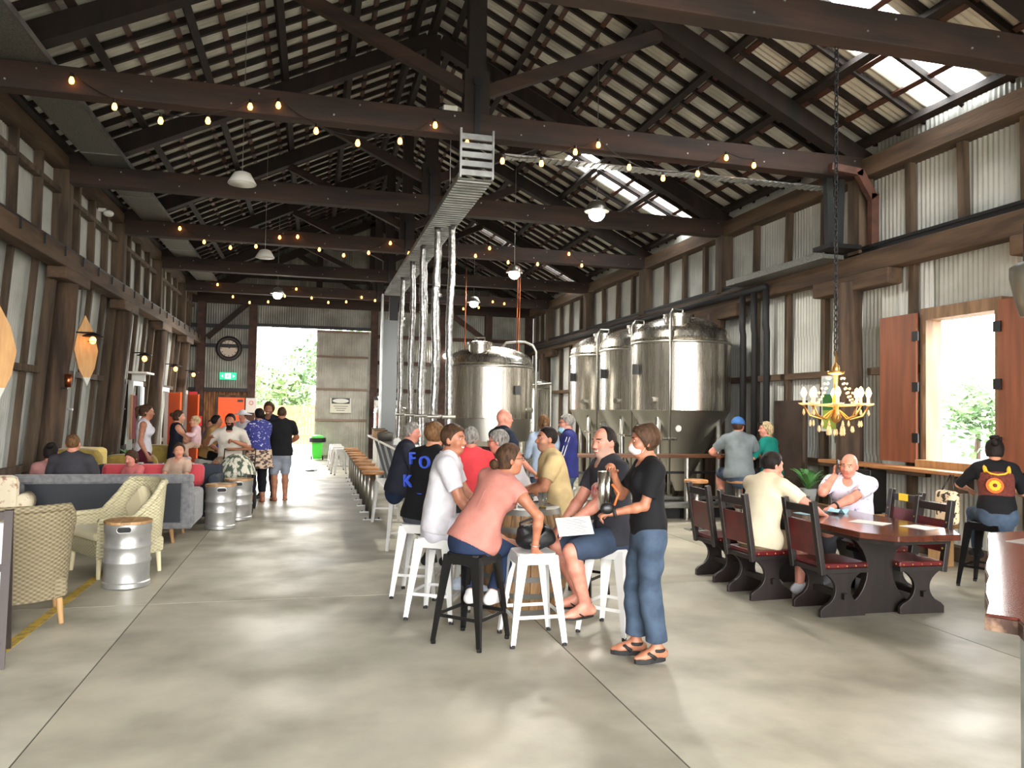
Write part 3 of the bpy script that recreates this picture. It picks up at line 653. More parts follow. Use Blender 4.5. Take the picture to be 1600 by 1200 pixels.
# ---- right wall services
t = thing('steel_bracket', 'brown steel channel bracket propping the nearest beam at the right wall', 'bracket', (7.3, 9.15, 0)); ob('arm', MB().beam((-.45, 0, 5.16), (.05, 0, 5.12), .09, .1), RUSTPAINT, t); ob('brace', MB().beam((.0, 0, 5.14), (.24, 0, 4.78), .09, .12), RUSTPAINT, t); ob('leg', MB().beam((.25, 0, 4.84), (.25, 0, 4.02), .12, .09), RUSTPAINT, t)
t = thing('steel_stanchion', 'pair of dark grey steel legs standing on the right rail under the beam', 'stanchion', (7.1, 9.4, 0))
for s in (-1, 1): ob('leg', MB().beam((s*.07, 0, 4.12), (s*.1, 0, 5.08), .09, .1), mat('slate_steel', (44, 47, 48), .5, metal=.4), t)
ob('foot_plate', MB().bx(-.2, .3, -.2, .2, 4.06, 4.12), STEELDK, t)
t = thing('light_tray', 'white painted tray bracketed off the right rail beside the stanchion', 'cable tray', (7.22, 9.55, 3.98)); ob('tray', MB().bx(-.16, .16, 0, 2.7, 0, .06), TRAYM, t); ob('lip', MB().bx(-.18, -.16, 0, 2.7, 0, .1), TRAYM, t)
t = thing('pipe_run', 'black insulated pipe running along the right rail above the tanks', 'pipe', (7.3, 11.4, 3.86)); ob('pipe', MB().tube([(0, 0, 0), (0, 6, 0), (0, 15, 0)], .06, 10), RUBBER, t, True)
for q in range(3):
    y = 12.0-.36*q
    t = thing('drop_pipe', 'black insulated pipe dropping beside the biggest tank, %s' % ['farthest of three', 'middle of three', 'nearest of three'][q], 'pipe', (7.22, y, 0)); ob('pipe', MB().tube([(0, 0, 3.8), (0, 0, 3.2), (.03, .02, 3.1), (.03, .02, .2)], .055, 10), RUBBER, t, True); ob('joint', MB().cyl((0, 0, 3.22), (0, 0, 3.4), .045), STAIN2, t)
t = thing('dark_panel', 'dark brown board leaning on the right wall behind the window leaner', 'board', (7.4, 10.85, 0)); ob('board', MB().bx(-.03, .03, -.4, .4, .17, 1.95), mat('dark_board', (62, 48, 40), .6, col2=(44, 34, 28), scale=4), t); ob('edge_strip', MB().bx(-.045, -.03, -.44, -.38, .17, 1.95), OLDWOOD, t)
t = thing('framed_picture', 'framed picture of a green hill hanging on the right wall under the chandelier', 'picture', (7.54, 10.0, 1.9)); ob('frame', MB().bx(-.02, .02, -.24, .24, -.42, .42), WHITEPAINT, t); ob('sky', MB().bx(-.026, -.02, -.2, .2, .12, .38), mat('pic_sky', (170, 186, 190), .6), t); ob('hill', MB().bx(-.027, -.02, -.2, .2, -.1, .14), mat('pic_hill', (52, 108, 52), .6), t); ob('field', MB().bx(-.026, -.02, -.2, .2, -.38, -.1), mat('pic_field', (150, 168, 72), .6), t)
t = thing('window_leaner', 'long timber shelf running along the right wall under the window', 'shelf', (7.3, 5.2, 1.04)); ob('shelf', MB().bx(-.16, .16, 0, 4.6, 0, .045), mat('leaner_timber', (178, 122, 76), .45, col2=(146, 96, 58), scale=4, stretch=(3, .4, 3)), t, bevel=.006)
for y in (.4, 2.2, 4.2): ob('bracket', MB().bx(-.12, .16, y-.03, y+.03, -.2, 0), OLDWOOD, t)
t = thing('loudspeaker', 'black loudspeaker box under the window shelf', 'loudspeaker', (7.22, 8.8, .45)); ob('cabinet', MB().bx(-.13, .13, -.15, .15, 0, .56), BLACKPAINT, t, bevel=.01); ob('grille', MB().bx(-.14, -.13, -.13, .13, .03, .53), RUBBER, t)
ob('stand', MB().bx(-.1, .1, -.1, .1, -.45, 0), BLACKPAINT, t)
t = thing('wall_bench', 'low pine bench along the right wall below the window', 'bench', (7.05, 7.85, 0)); ob('seat', MB().bx(-.18, .18, -.5, .5, .44, .48), TIMBERP, t); 
for y in (-.42, .42): ob('leg', MB().bx(-.15, .15, y-.03, y+.03, 0, .44), TIMBERP, t)
t = thing('horn_speaker', 'grey horn shape at the right picture edge above the window', 'speaker', onY(1603, 452, 5.6)); ob('horn', MB().lathe([(.05, -.25), (.09, -.1), (.13, .1), (.13, .2), (.05, .25)], n=16), mat('horn_grey', (72, 70, 64), .5), t, True); ob('mount', MB().cyl((0, 0, .25), (0, 0, .6), .02), STEELDK, t)

# ---- brewing vessels
def legs_(t, r, z, n=4, a0=.6):
    for q in range(n):
        a = a0+q*2*PI/n; ob('leg', MB().cyl((r*math.cos(a), r*math.sin(a), 0), (r*math.cos(a), r*math.sin(a), z), .05, n=10), STAIN2, t, True)
def tank(x, y, r, z0, z1, label, front, cone=True, dome=.42, zc=.45):
    t = thing('fermenter_tank', label, 'tank', (x, y, 0), 0, 'conical fermenters'); S = [STAIN]
    ob('shell', MB().lathe([(r-.01, z0), (r, z0+.01), (r, z1), (r-.01, z1+.01)], n=56), STAIN, t, auto=30)
    pr = [(r, z1+.01), (r+.012, z1+.04)]+[(r*math.cos(a), z1+.06+dome*math.sin(a)) for a in [q*PI/2/8 for q in range(9)]]
    ob('dome', MB().lathe(pr[:-1]+[(.001, z1+.06+dome)], n=56), STAIN, t, auto=50)
    ob('rim_band', MB().lathe([(r, z1-.05), (r+.014, z1-.045), (r+.014, z1-.005), (r, z1)], n=56), STAIN2, t, True)
    if cone: ob('cone', MB().lathe([(r-.012, z0), (.12, zc), (.08, zc-.12), (.001, zc-.12)], n=56), STAIN2, t, auto=40)
    else: ob('skirt', MB().lathe([(r-.03, z0), (r-.05, zc), (.3, zc-.12), (.001, zc-.12)], n=56), STAIN2, t, auto=40)
    legs_(t, r*.86, z0-.05)
    mh = ob('manway', MB().lathe([(.22, z1+.12), (.22, z1+.40), (.25, z1+.40), (.25, z1+.45), (.1, z1+.48), (.001, z1+.48)], (-.35*r, -.55*r, 0), n=24), STAIN, t, auto=40)
    ob('hatch_handle', MB().tube([(-.35*r-.1, -.55*r, z1+.48), (-.35*r-.1, -.55*r, z1+.55), (-.35*r+.1, -.55*r, z1+.55), (-.35*r+.1, -.55*r, z1+.48)], .014, 6), STAIN2, mh)
    # CIP arm: up the front, over the dome
    a = front; fx, fy = math.cos(a)*(r+.07), math.sin(a)*(r+.07)
    ob('spray_pipe', MB().tube([(fx, fy, .35), (fx, fy, z1+.32), (fx*.92, fy*.92, z1+.45), (fx*.75, fy*.75, z1+.52), (fx*.35, fy*.35, z1+.5), (fx*.22, fy*.22, z1+.36)], .026, 8), STAIN2, t, True)
    ob('sample_valve', MB().cyl((fx*1.02-.14, fy*1.02, 1.28), (fx*1.02+.14, fy*1.02, 1.28), .022, n=8).cyl((fx*1.02-.14, fy*1.02, 1.28), (fx*1.02-.26, fy*1.02, 1.3), .01, n=6), STAIN, t)
    g = ob('pressure_gauge', MB().cyl((fx+.14, fy-.02, 1.46), (fx+.14, fy-.06, 1.46), .06, n=16), STAIN2, t); ob('dial', MB().cyl((fx+.14, fy-.061, 1.46), (fx+.14, fy-.064, 1.46), .05, n=16), WHITEPAINT, g)
    ob('probe_port', MB().cyl((r*math.cos(a-.35), r*math.sin(a-.35), z0+.18), ((r+.09)*math.cos(a-.35), (r+.09)*math.sin(a-.35), z0+.18), .05, n=12), STAIN2, t)
    ob('control_box', MB().box(((r+.05)*math.cos(a-.8), (r+.05)*math.sin(a-.8), z1-.5), (.1, .06, .18)), BLACKPAINT, t)
    return t
FR = -PI/2-.65
tank(6.42, 12.75, .88, 1.76, 2.98, 'largest steel conical tank, nearest the right wall', FR)
tank(6.5, 14.56, .88, 1.76, 2.98, 'steel conical tank in the middle of the row of three', FR)
tank(6.47, 16.36, .88, 1.76, 2.98, 'steel conical tank at the far end of the row of three', FR)
tk = tank(3.52, 15.6, .90, 1.55, 2.62, 'squat round brewing vessel standing alone in front of the end wall', -.35, cone=False, dome=.36, zc=1.1); tk['group'] = 'round vessels'
tk = tank(5.9, 20.6, .5, 1.0, 2.35, 'slim steel tank with a small lid behind the row of conical tanks', FR, dome=.2); tk['group'] = 'slim tanks'
tk = tank(5.35, 21.9, .42, .9, 2.05, 'smallest slim tank farthest back by the end wall', FR, dome=.15); tk['group'] = 'slim tanks'
tk = tank(2.25, 23.2, .5, .95, 1.62, 'small steel vessel beside the white cabinet at the end wall', -1.6, cone=False, dome=.16, zc=.8); tk['group'] = 'round vessels'
for i, (x, y) in enumerate(((4.02, 15.3), (3.05, 15.9), (4.2, 15.8))):
    t = thing('copper_pipe', 'thin copper pipe rising from the round brewing vessel, %s' % ['right one', 'left one', 'rear one'][i], 'pipe', (x, y, 2.95)); ob('pipe', MB().cyl((0, 0, 0), (0, 0, 1.75), .012, n=8), COPPER, t, True)
t = thing('tank_platform', 'steel handrail gantry behind the tanks', 'handrail', (4.6, 18.6, 0)); ob('top_rail', MB().tube([(0, 0, 2.3), (1.2, 0, 2.42)], .025, 8), STAIN2, t); 
for x in (0, .6, 1.2): ob('post', MB().cyl((x, 0, 0), (x, 0, 2.36), .025), STAIN2, t)

# ---- brewery leaner, foot rail, fixed stools
LT = mat('leaner_dark_timber', (112, 74, 50), .3, col2=(80, 50, 34), scale=4, stretch=(.4, 3, 3))
t = thing('brewery_leaner', 'long timber leaner rail on steel posts in front of the conical tanks', 'counter', (2.9, 11.35, 0))
ob('top', MB().bx(0, 4.2, -.17, .17, 1.01, 1.06), LT, t, bevel=.008)
for x in (.3, 1.7, 3.0, 4.0): ob('post', MB().cyl((x, .1, 0), (x, .1, 1.01), .04), STAIN2, t)
ob('black_rail', MB().bx(0, 4.2, .3, .34, .72, .76), BLACKPAINT, t); ob('foot_rail', MB().cyl((0, -.18, .27), (4.2, -.18, .27), .05, n=12), GALV, t, True); ob('upper_foot_rail', MB().cyl((0, .3, .32), (4.2, .3, .32), .03, n=10), GALV, t, True)
ob('kerb', MB().bx(0, 4.2, .25, .4, 0, .16), BLACKPAINT, t)
t = thing('long_bar', 'long dark bar counter running back along the fixed stools', 'counter', (1.55, 10.4, 0))
ob('top', MB().bx(-.2, .22, 0, 9.5, 1.0, 1.05), mat('bar_dark', (54, 38, 30), .35), t, bevel=.008)
for y in np.arange(.4, 9.4, 1.5): ob('raking_post', MB().beam((.18, y, 0), (-.12, y, 1.0), .06, .06), BLACKPAINT, t)
ob('back_rail', MB().bx(.15, .22, 0, 9.5, .05, .12), BLACKPAINT, t)
STW = mat('stool_timber', (186, 134, 82), .5, col2=(150, 100, 58), scale=8)
def fixed_stool(x, y, label, group):
    t = thing('fixed_stool', label, 'stool', (x, y, 0), 0, group)
    ob('seat', MB().lathe([(.001, .69), (.16, .69), (.175, .70), (.175, .73), (.165, .74), (.001, .74)], n=24), STW, t, auto=40)
    ob('post', MB().cyl((0, 0, .01), (0, 0, .69), .045, n=12), STAIN2, t, True); ob('base_plate', MB().bx(-.14, .14, -.1, .1, 0, .012), GALV, t)
    for sx in (-1, 1): ob('bolt', MB().cyl((sx*.1, -.06, .012), (sx*.1, -.06, .03), .014, n=6), STEELDK, t)
    return t
N9 = ['nearest', 'second', 'third', 'fourth', 'fifth', 'sixth', 'seventh', 'eighth', 'farthest']
for i in range(9): fixed_stool(.92, 12.15+.88*i, 'round timber stool fixed on a steel post in the long bar row, %s' % N9[i], 'fixed stools along the long bar')
fixed_stool(4.25, 10.55, 'round timber stool fixed on a post behind the person holding the paper', 'fixed stools at the brewery leaner')
fixed_stool(5.51, 10.4, 'round timber stool fixed on a post left of the person in the blue cap', 'fixed stools at the brewery leaner')
fixed_stool(6.18, 10.35, 'round timber stool under the person in the blue cap', 'fixed stools at the brewery leaner')
fixed_stool(6.8, 10.45, 'round timber stool under the person in the green top', 'fixed stools at the brewery leaner')
fixed_stool(3.45, 10.75, 'round timber stool fixed on a post near the person in the royal blue jersey', 'fixed stools at the brewery leaner')

# ---- metal bistro stools
SW = mat('white_enamel', (206, 206, 204), .3); SB = mat('black_enamel', (14, 14, 15), .22)
def make_stool(m, label, H_=.66):
    t = thing('metal_stool', label, 'stool'); a, bt = .145, .205
    b = MB(); 
    pts = [(math.copysign(1, math.cos(q))*min(.15, abs(.19*math.cos(q))), math.copysign(1, math.sin(q))*min(.15, abs(.19*math.sin(q)))) for q in [k*PI/12+.01 for k in range(24)]]
    b.prism(pts, .02, Matrix.Translation((0, 0, H_-.01))); ob('seat', b, m, t, bevel=.006)
    for s in (-1, 1):
        ob('apron', MB().bx(-.135, .135, s*.148-.004, s*.148+.004, H_-.08, H_-.015), m, t); ob('apron', MB().bx(s*.148-.004, s*.148+.004, -.135, .135, H_-.08, H_-.015), m, t)
    for sx in (-1, 1):
        for sy in (-1, 1):
            b = MB(); ti = Vector((sx*a, sy*a, H_-.015)); bo = Vector((sx*bt, sy*bt, .02))
            def ring(p, w_): return [p+Vector((-sx*w_, 0, 0)), p+Vector((-sx*w_*.4, sy*.006, 0)), p+Vector((sx*.008, sy*.008, 0)), p+Vector((sx*.006, -sy*w_*.4, 0)), p+Vector((0, -sy*w_, 0)), p+Vector((-sx*.006, -sy*w_*.5, 0)), p+Vector((-sx*.008, -sy*.008, 0)), p+Vector((-sx*w_*.5, -sy*.006, 0))]
            V = []
            for k, (u, w_) in enumerate(((0, .075), (.12, .07), (.5, .05), (.85, .034), (1, .03))): V += ring(ti.lerp(bo, u), w_)
            F = []
            for k in range(4):
                for q in range(8): F.append((k*8+q, k*8+(q+1) % 8, k*8+8+(q+1) % 8, k*8+8+q))
            F.append(tuple(range(32, 40))); b.add(V, F); lg = ob('leg', b, m, t, auto=50)
            ob('foot_cap', MB().cyl((sx*bt-sx*.008, sy*bt-sy*.008, 0), (sx*bt-sx*.008, sy*bt-sy*.008, .025), .019, n=8), RUBBER if m is SW else m, lg)
    z = .21; r_ = a+(bt-a)*(1-z/H_)
    for s in (-1, 1): ob('foot_bar', MB().bx(-r_, r_, s*r_-.005, s*r_+.005, z-.012, z+.012), m, t); ob('foot_bar', MB().bx(s*r_-.005, s*r_+.005, -r_, r_, z-.012, z+.012), m, t)
    return t
ws = make_stool(SW, 'white metal stool with the black handbag on it, in front of the barrel'); ws.location = (1.625, 5.61, 0); ws['group'] = 'white metal stools'
bs_ = make_stool(SB, 'black metal stool under the person in the pink top'); bs_.location = (1.17, 5.65, 0); bs_.rotation_euler.z = PI/4+.02; bs_['group'] = 'black metal stools'
for (x, y, r, lb) in ((1.04, 6.38, -.55, 'white metal stool under the person in the white polo shirt'), (.98, 7.15, -.38, 'white metal stool under the person in the black jersey'), (2.31, 5.70, -.85, 'white metal stool under the person holding the paper'),
                     (2.3, 7.15, .3, 'white metal stool under the person in the beige tee'),
                     (.72, 20.4, .2, 'white metal stool at the far end of the bar row, nearest of three'), (.68, 21.7, .1, 'white metal stool at the far end of the bar row, middle of three'), (.66, 23.0, .1, 'white metal stool at the far end of the bar row, farthest of three'),
                     (-2.05, 16.4, .4, 'white metal stool under the person in the tan shirt'), (-1.38, 14.25, .1, 'white metal stool under the person behind the stroller'), (1.55, 7.75, .2, 'white metal stool under the person in the red shirt')):
    dup(ws, (x, y, 0), r, lb, 'white metal stools')
for (x, y, r, lb) in ((2.42, 6.78, .78, 'black metal stool half hidden behind the barrel on the right'), (6.68, 6.44, .4, 'black metal stool under the person in the crochet vest')):
    dup(bs_, (x, y, 0), r, lb, 'black metal stools')
t = thing('metal_bench', 'long white metal bench under the person in the navy jacket', 'bench', (1.1, 10.6, 0)); ob('seat', MB().bx(-.16, .16, -1.2, 1.2, .62, .66), SW, t, bevel=.01)
for sx in (-1, 1):
    for sy in (-1, 1): ob('leg', MB().beam((sx*.14, sy*1.12, .64), (sx*.2, sy*1.22, 0), .06, .04, taper=.6), SW, t)
for s in (-1, 1): ob('foot_bar', MB().bx(-.19, .19, s*1.18-.01, s*1.18+.01, .2, .225), SW, t)

# ---- wine barrel table with drinks
OAK = mat('barrel_oak', (150, 116, 78), .6, col2=(108, 80, 52), scale=7, stretch=(3, 3, .3), bump=.2, bscale=20)
bt_ = thing('wine_barrel', 'oak wine barrel with steel hoops used as a table', 'barrel', (1.79, 6.45, 0))
prof = [(.30+.085*math.sin(PI*k/10), .875*k/10) for k in range(11)]; NS = 26
for q in range(NS):
    a0, a1 = 2*PI*q/NS+.008, 2*PI*(q+1)/NS-.008; V = []
    for (r, z) in prof:
        for (aa, rr) in ((a0, r), ((a0+a1)/2, r+.003), (a1, r), (a1, r-.025), (a0, r-.025)): V.append((rr*math.cos(aa), rr*math.sin(aa), z))
    F = []
    for k in range(10):
        for i in range(5): F.append((k*5+i, k*5+(i+1) % 5, k*5+5+(i+1) % 5, k*5+5+i))
    F += [tuple(range(4, -1, -1)), tuple(range(50, 55))]
    ob('stave', MB().add(V, F), OAK, bt_)
for z in (.03, .17, .31, .56, .70, .84):
    rr = .30+.085*math.sin(PI*z/.875)+.005; r2 = .30+.085*math.sin(PI*(z+.045)/.875)+.005
    ob('hoop', MB().lathe([(rr-.004, z), (rr, z), (r2, z+.045), (r2-.004, z+.045)], n=40), mat('hoop_iron', (116, 116, 112), .5, metal=.6), bt_, auto=40)
ob('barrel_head', MB().lathe([(.001, .85), (.295, .85), (.295, .872), (.001, .872)], n=36), OAK, bt_)
GLASS = mat('clear_glass', (235, 240, 238), .03, transmission=.95, alpha=.55); BEER = mat('amber_beer', (206, 124, 28), .1, transmission=.3); PALEB = mat('pale_beer', (226, 186, 70), .1, transmission=.3); COLA = mat('dark_drink', (44, 18, 10), .1)
def pint(x, y, z, label, m, lvl, h=.145):
    t = thing('beer_glass', label, 'glass', (x, y, z), 0, 'drinking glasses'); ob('glass', MB().lathe([(.001, 0), (.03, 0), (.042, h), (.039, h), (.028, .012), (.001, .012)], n=18), GLASS, t, True)
    if lvl: r = .028+.0105*lvl/h; ob('drink', MB().lathe([(.001, .014), (.0265, .014), (r, lvl), (.001, lvl)], n=18), m, t, True)
pint(1.90, 6.28, .872, 'nearly empty beer glass on the barrel, nearest the paper', PALEB, .035); pint(1.66, 6.52, .872, 'pint of amber beer on the barrel', BEER, .13); pint(1.86, 6.55, .872, 'dark drink glass on the barrel', COLA, .1, .11)
t = thing('serving_tray', 'black tray with small bowls on the barrel', 'tray', (1.76, 6.42, .872)); ob('plate', MB().bx(-.16, .12, -.1, .1, 0, .012), BLACKPAINT, t, bevel=.004)
for q, x in enumerate((-.1, -.02, .06)): ob('sauce_bowl', MB().lathe([(.001, .012), (.022, .012), (.032, .04), (.028, .04), (.001, .02)], (x, -.04+.02*q, 0), n=12), WHITEPAINT if q % 2 else BEER, t, True)
t = thing('smartphone', 'dark phone lying near the barrel edge', 'phone', (2.0, 6.42, .872), .6); ob('body', MB().bx(-.035, .035, -.075, .075, 0, .009), BLACKPAINT, t, bevel=.003); ob('screen', MB().bx(-.031, .031, -.07, .07, .009, .010), mat('phone_glass', (40, 44, 52), .1), t)
t = thing('sunglasses', 'folded dark sunglasses on the barrel', 'glasses', (1.62, 6.3, .872), .3); 
for s in (-1, 1): ob('lens', MB().ell((s*.033, 0, .022), (.028, .006, .02)), BLACKPAINT, t, True); ob('temple', MB().tube([(s*.06, 0, .03), (s*.055, .1, .012)], .003, 5), BLACKPAINT, t)
# handbag on the white stool
LEATH = mat('black_leather', (18, 19, 21), .5, bump=.5, bscale=18, col2=(12, 12, 14), scale=9)
# ---- carved dining table and chairs
ESP = mat('espresso_wood', (34, 25, 23), .42, col2=(20, 15, 14), scale=6, stretch=(2, 2, .4)); MAH = mat('mahogany_top', (92, 46, 32), .16, col2=(60, 28, 20), scale=3, stretch=(3, .5, 1), coat=.6); OXB = mat('oxblood_leather', (96, 22, 26), .3, col2=(66, 14, 18), scale=8, coat=.3); EDGEW = mat('worn_edge_wood', (134, 98, 66), .6)
def trestle_poly(H_, wt, wb, waist, n=9):
    L = []; h0 = .09
    L += [(-wb/2, 0), (-wb/2, .06), (-wb/2+.03, h0)]
    for k in range(1, n): u = k/n; L.append((-(waist/2+((wb/2-.05-waist/2) if u < .5 else (wt/2-waist/2))*abs(2*u-1)**2.2), h0+(H_-h0)*u))
    L += [(-wt/2, H_)]
    return L+[(-x, y) for x, y in reversed(L)]
dt = thing('dining_table', 'long dark polished table with clipped corners on carved trestles', 'table', (4.83, 6.42, 0))
tp_ = [(-.30, -1.22), (.30, -1.22), (.47, -.98), (.47, .98), (.30, 1.22), (-.30, 1.22), (-.47, .98), (-.47, -.98)]
ob('tabletop', MB().prism(tp_, .05, Matrix.Translation((0, 0, .735))), MAH, dt, bevel=.008); ob('apron', MB().prism([(x*.9, y*.93) for x, y in tp_], .035, Matrix.Translation((0, 0, .69))), ESP, dt)
for y in (-.62, .62): ob('trestle', MB().prism(trestle_poly(.68, .62, .66, .26), .07, frame((0, y, 0), (1, 0, 0), (0, 0, 1), (0, -1, 0))), ESP, dt, bevel=.006)
ob('stretcher', MB().bx(-.05, .05, -.62, .62, .26, .36), ESP, dt)
def make_chair(label):
    t = thing('carved_chair', label, 'chair', (0, 0, 0), 0, 'carved chairs round the dark table')   # faces local +x, sides at +-y
    ob('seat', MB().bx(-.2, .24, -.22, .22, .41, .455), OXB, t, bevel=.012); ob('seat_frame', MB().bx(-.22, .235, -.225, .225, .37, .412), ESP, t, bevel=.004)
    for s in (-1, 1):
        b = ob('side_trestle', MB().prism(trestle_poly(.37, .36, .44, .15), .035, frame((0, s*.185, 0), (1, 0, 0), (0, 0, 1), (0, -1, 0))), ESP, t, bevel=.004)
        ob('peg', MB().bx(-.02, .02, s*.22-.02, s*.22+.02, .15, .2), ESP, b)
        u = ob('back_upright', MB().beam((-.205, s*.2, .36), (-.30, s*.2, .98), .055, .05, up=(1, 0, 0)), ESP, t, bevel=.006)
        for q in range(4): z = .56+.075*q; ob('stud', MB().ell((-.262-.0153*q/.1*.1+.06, s*.2, z), (.008, .01, .01), 6, 5), GOLD, u)
    ob('stretcher', MB().bx(-.03, .03, -.2, .2, .15, .2), ESP, t); ob('top_rail', MB().box((-.292, 0, .905), (.03, .38, .07)), ESP, t, bevel=.005)
    ob('back_panel', MB().beam((-.245, 0, .52), (-.278, 0, .80), .36, .012, up=(1, 0, 0)), OXB, t)
    sm_ = MB().ell((0, 0, 0), (.008, .008, .008), 6, 5).mesh('seat_stud', True); sm_.materials.append(GOLD)
    for q in range(5):
        ob('seat_stud', sm_, None, t, loc=(-.16+.09*q, -.222, .43)); ob('seat_stud', sm_, None, t, loc=(-.16+.09*q, .222, .43)); ob('seat_stud', sm_, None, t, loc=(.242, -.18+.09*q, .43))
    return t
c0 = make_chair('dark carved chair with red leather on the near left side of the table'); c0.location = (4.42, 5.92, 0)
for (x, y, r, lb) in ((4.14, 6.56, .05, 'carved chair with red leather under the person in the cream shirt'), (4.2, 7.32, .0, 'carved chair with dark back at the far left end of the table'), (5.20, 5.88, PI-.05, 'empty carved chair with shiny red seat on the near right of the table'), (5.46, 6.50, PI, 'carved chair with a yellow tag, behind the empty chair at the table'), (5.5, 7.25, PI, 'carved chair under the person on the phone')):
    dup(c0, (x, y, 0), r, lb)
t = thing('yellow_tag', 'small yellow tag hanging on a carved chair back', 'tag', (5.735, 6.52, .905)); ob('card', MB().bx(-.004, .004, -.06, .06, -.03, .04), mat('yellow_card', (226, 196, 40), .6), t)
def paper(x, y, z, rz, w_, h_, label, name='paper_sheet', m=None):
    t = thing(name, label, 'paper', (x, y, z), rz); ob('sheet', MB().bx(-w_/2, w_/2, -h_/2, h_/2, 0, .002), m or WHITEPAINT, t); return t
paper(4.85, 5.92, .761, .5, .21, .3, 'white paper sheet flat on the dark table'); paper(5.1, 5.6, .761, .2, .21, .25, 'white paper sheet near the table edge beside the empty chair')
MASKB = mat('mask_blue', (150, 196, 214), .7)
t = thing('face_mask', 'pale blue face mask lying on the table before the person on the phone', 'mask', (4.98, 6.55, .762), .4); b = MB(); V = [(-.1+.02*i, -.08+.16*j/4, .02+.03*math.sin(i*.7)*math.sin(j*.9+1)) for j in range(5) for i in range(11)]; b.add(V, [(j*11+i, j*11+i+1, j*11+12+i, j*11+11+i) for j in range(4) for i in range(10)]); ob('cloth', b, MASKB, t, True); ob('ear_loop', MB().tube([(.1, -.05, .02), (.16, -.02, .01), (.16, .04, .01), (.1, .06, .02)], .003, 5), WHITEPAINT, t)
pint(4.78, 6.75, .76, 'cloudy beer glass on the dark table between the two seated people', mat('foam', (226, 206, 160), .4), .09); t = paper(4.62, 6.55, .761, .2, .12, .18, 'light blue card on the table by the person in the cream shirt', 'card', MASKB)
# live-edge table in the right foreground
RED = mat('red_slab', (98, 44, 34), .14, col2=(66, 28, 22), scale=5, stretch=(1, 3, 1), coat=.8); BARK = mat('live_edge', (66, 42, 32), .6, col2=(150, 120, 96), scale=14, bump=.8, bscale=25, lo=.5, hi=.75)
t = thing('slab_table', 'glossy red timber slab table with live edge in the right foreground', 'table', (3.95, 3.3, 0))
rg = random.Random(3); A = onZ(1545, 832, .95); B = onZ(1540, 958, .95); Cc = onZ(1600, 975, .95)
pl = [(A.x, A.y)]+[(A.x+(B.x-A.x)*k/12+rg.uniform(-.012, .012), A.y+(B.y-A.y)*k/12) for k in range(1, 12)]+[(B.x, B.y), (B.x+.06, B.y-.09), (Cc.x, Cc.y), (4.2, 1.6), (5.6, 3.6), (5.1, 4.25)]
ob('slab_top', MB().prism([(x-3.95, y-3.3) for x, y in pl][::-1], .05, Matrix.Translation((0, 0, .925))), [RED], t, bevel=.004)
cx = sum(p[0] for p in pl)/len(pl); cy = sum(p[1] for p in pl)/len(pl)
ob('bark_edge', MB().prism([(x-3.95+(x-cx)*.012, y-3.3+(y-cy)*.012) for x, y in pl][::-1], .05, Matrix.Translation((0, 0, .915))), BARK, t)
for x, y in ((-.92, -.59), (.9, .5), (.3, -.9)): ob('leg', MB().beam((x, y, 0), (x, y, .89), .045, .045), GALV, t)
t2 = paper(4.35, 3.78, .951, .3, .3, .3, 'clear plastic menu sleeve lying on the red slab table', 'menu_sleeve', mat('grey_sleeve', (176, 172, 166), .15))

# ---- lounge corner on the left
def weave(name, c1, c2):
    m = mat(name, c1, .75); t = m.node_tree; b = t.nodes['Principled BSDF']; tc = t.nodes.new('ShaderNodeTexCoord'); sx = t.nodes.new('ShaderNodeSeparateXYZ'); t.links.new(tc.outputs['Object'], sx.inputs[0])
    def mt(op, a, b_=None):
        n = t.nodes.new('ShaderNodeMath'); n.operation = op
        for k, v in enumerate((a, b_)):
            if v is None: continue
            if isinstance(v, (int, float)): n.inputs[k].default_value = v
            else: t.links.new(v, n.inputs[k])
        return n.outputs[0]
    an = mt('ARCTAN2', sx.outputs[1], sx.outputs[0]); h_ = mt('MULTIPLY', mt('SINE', mt('MULTIPLY', sx.outputs[2], 190.0)), mt('SINE', mt('MULTIPLY', an, 46.0)))
    k = mt('ADD', mt('MULTIPLY', h_, .5), .5); mx = t.nodes.new('ShaderNodeMix'); mx.data_type = 'RGBA'; mx.inputs[6].default_value = hexc(*c2); mx.inputs[7].default_value = hexc(*c1); t.links.new(k, mx.inputs[0]); t.links.new(mx.outputs[2], b.inputs['Base Color'])  # darker tone in the weave's recesses: shade mixed into the base colour
    bp = t.nodes.new('ShaderNodeBump'); bp.inputs['Strength'].default_value = .8; bp.inputs['Distance'].default_value = .01; t.links.new(k, bp.inputs['Height']); t.links.new(bp.outputs[0], b.inputs['Normal']); return m
WICK = weave('wicker', (150, 138, 108), (98, 88, 66)); WICK2 = weave('wicker_pale', (196, 188, 154), (164, 156, 124)); CREAMC = mat('cream_cushion', (214, 202, 164), .85, sheen=.2)
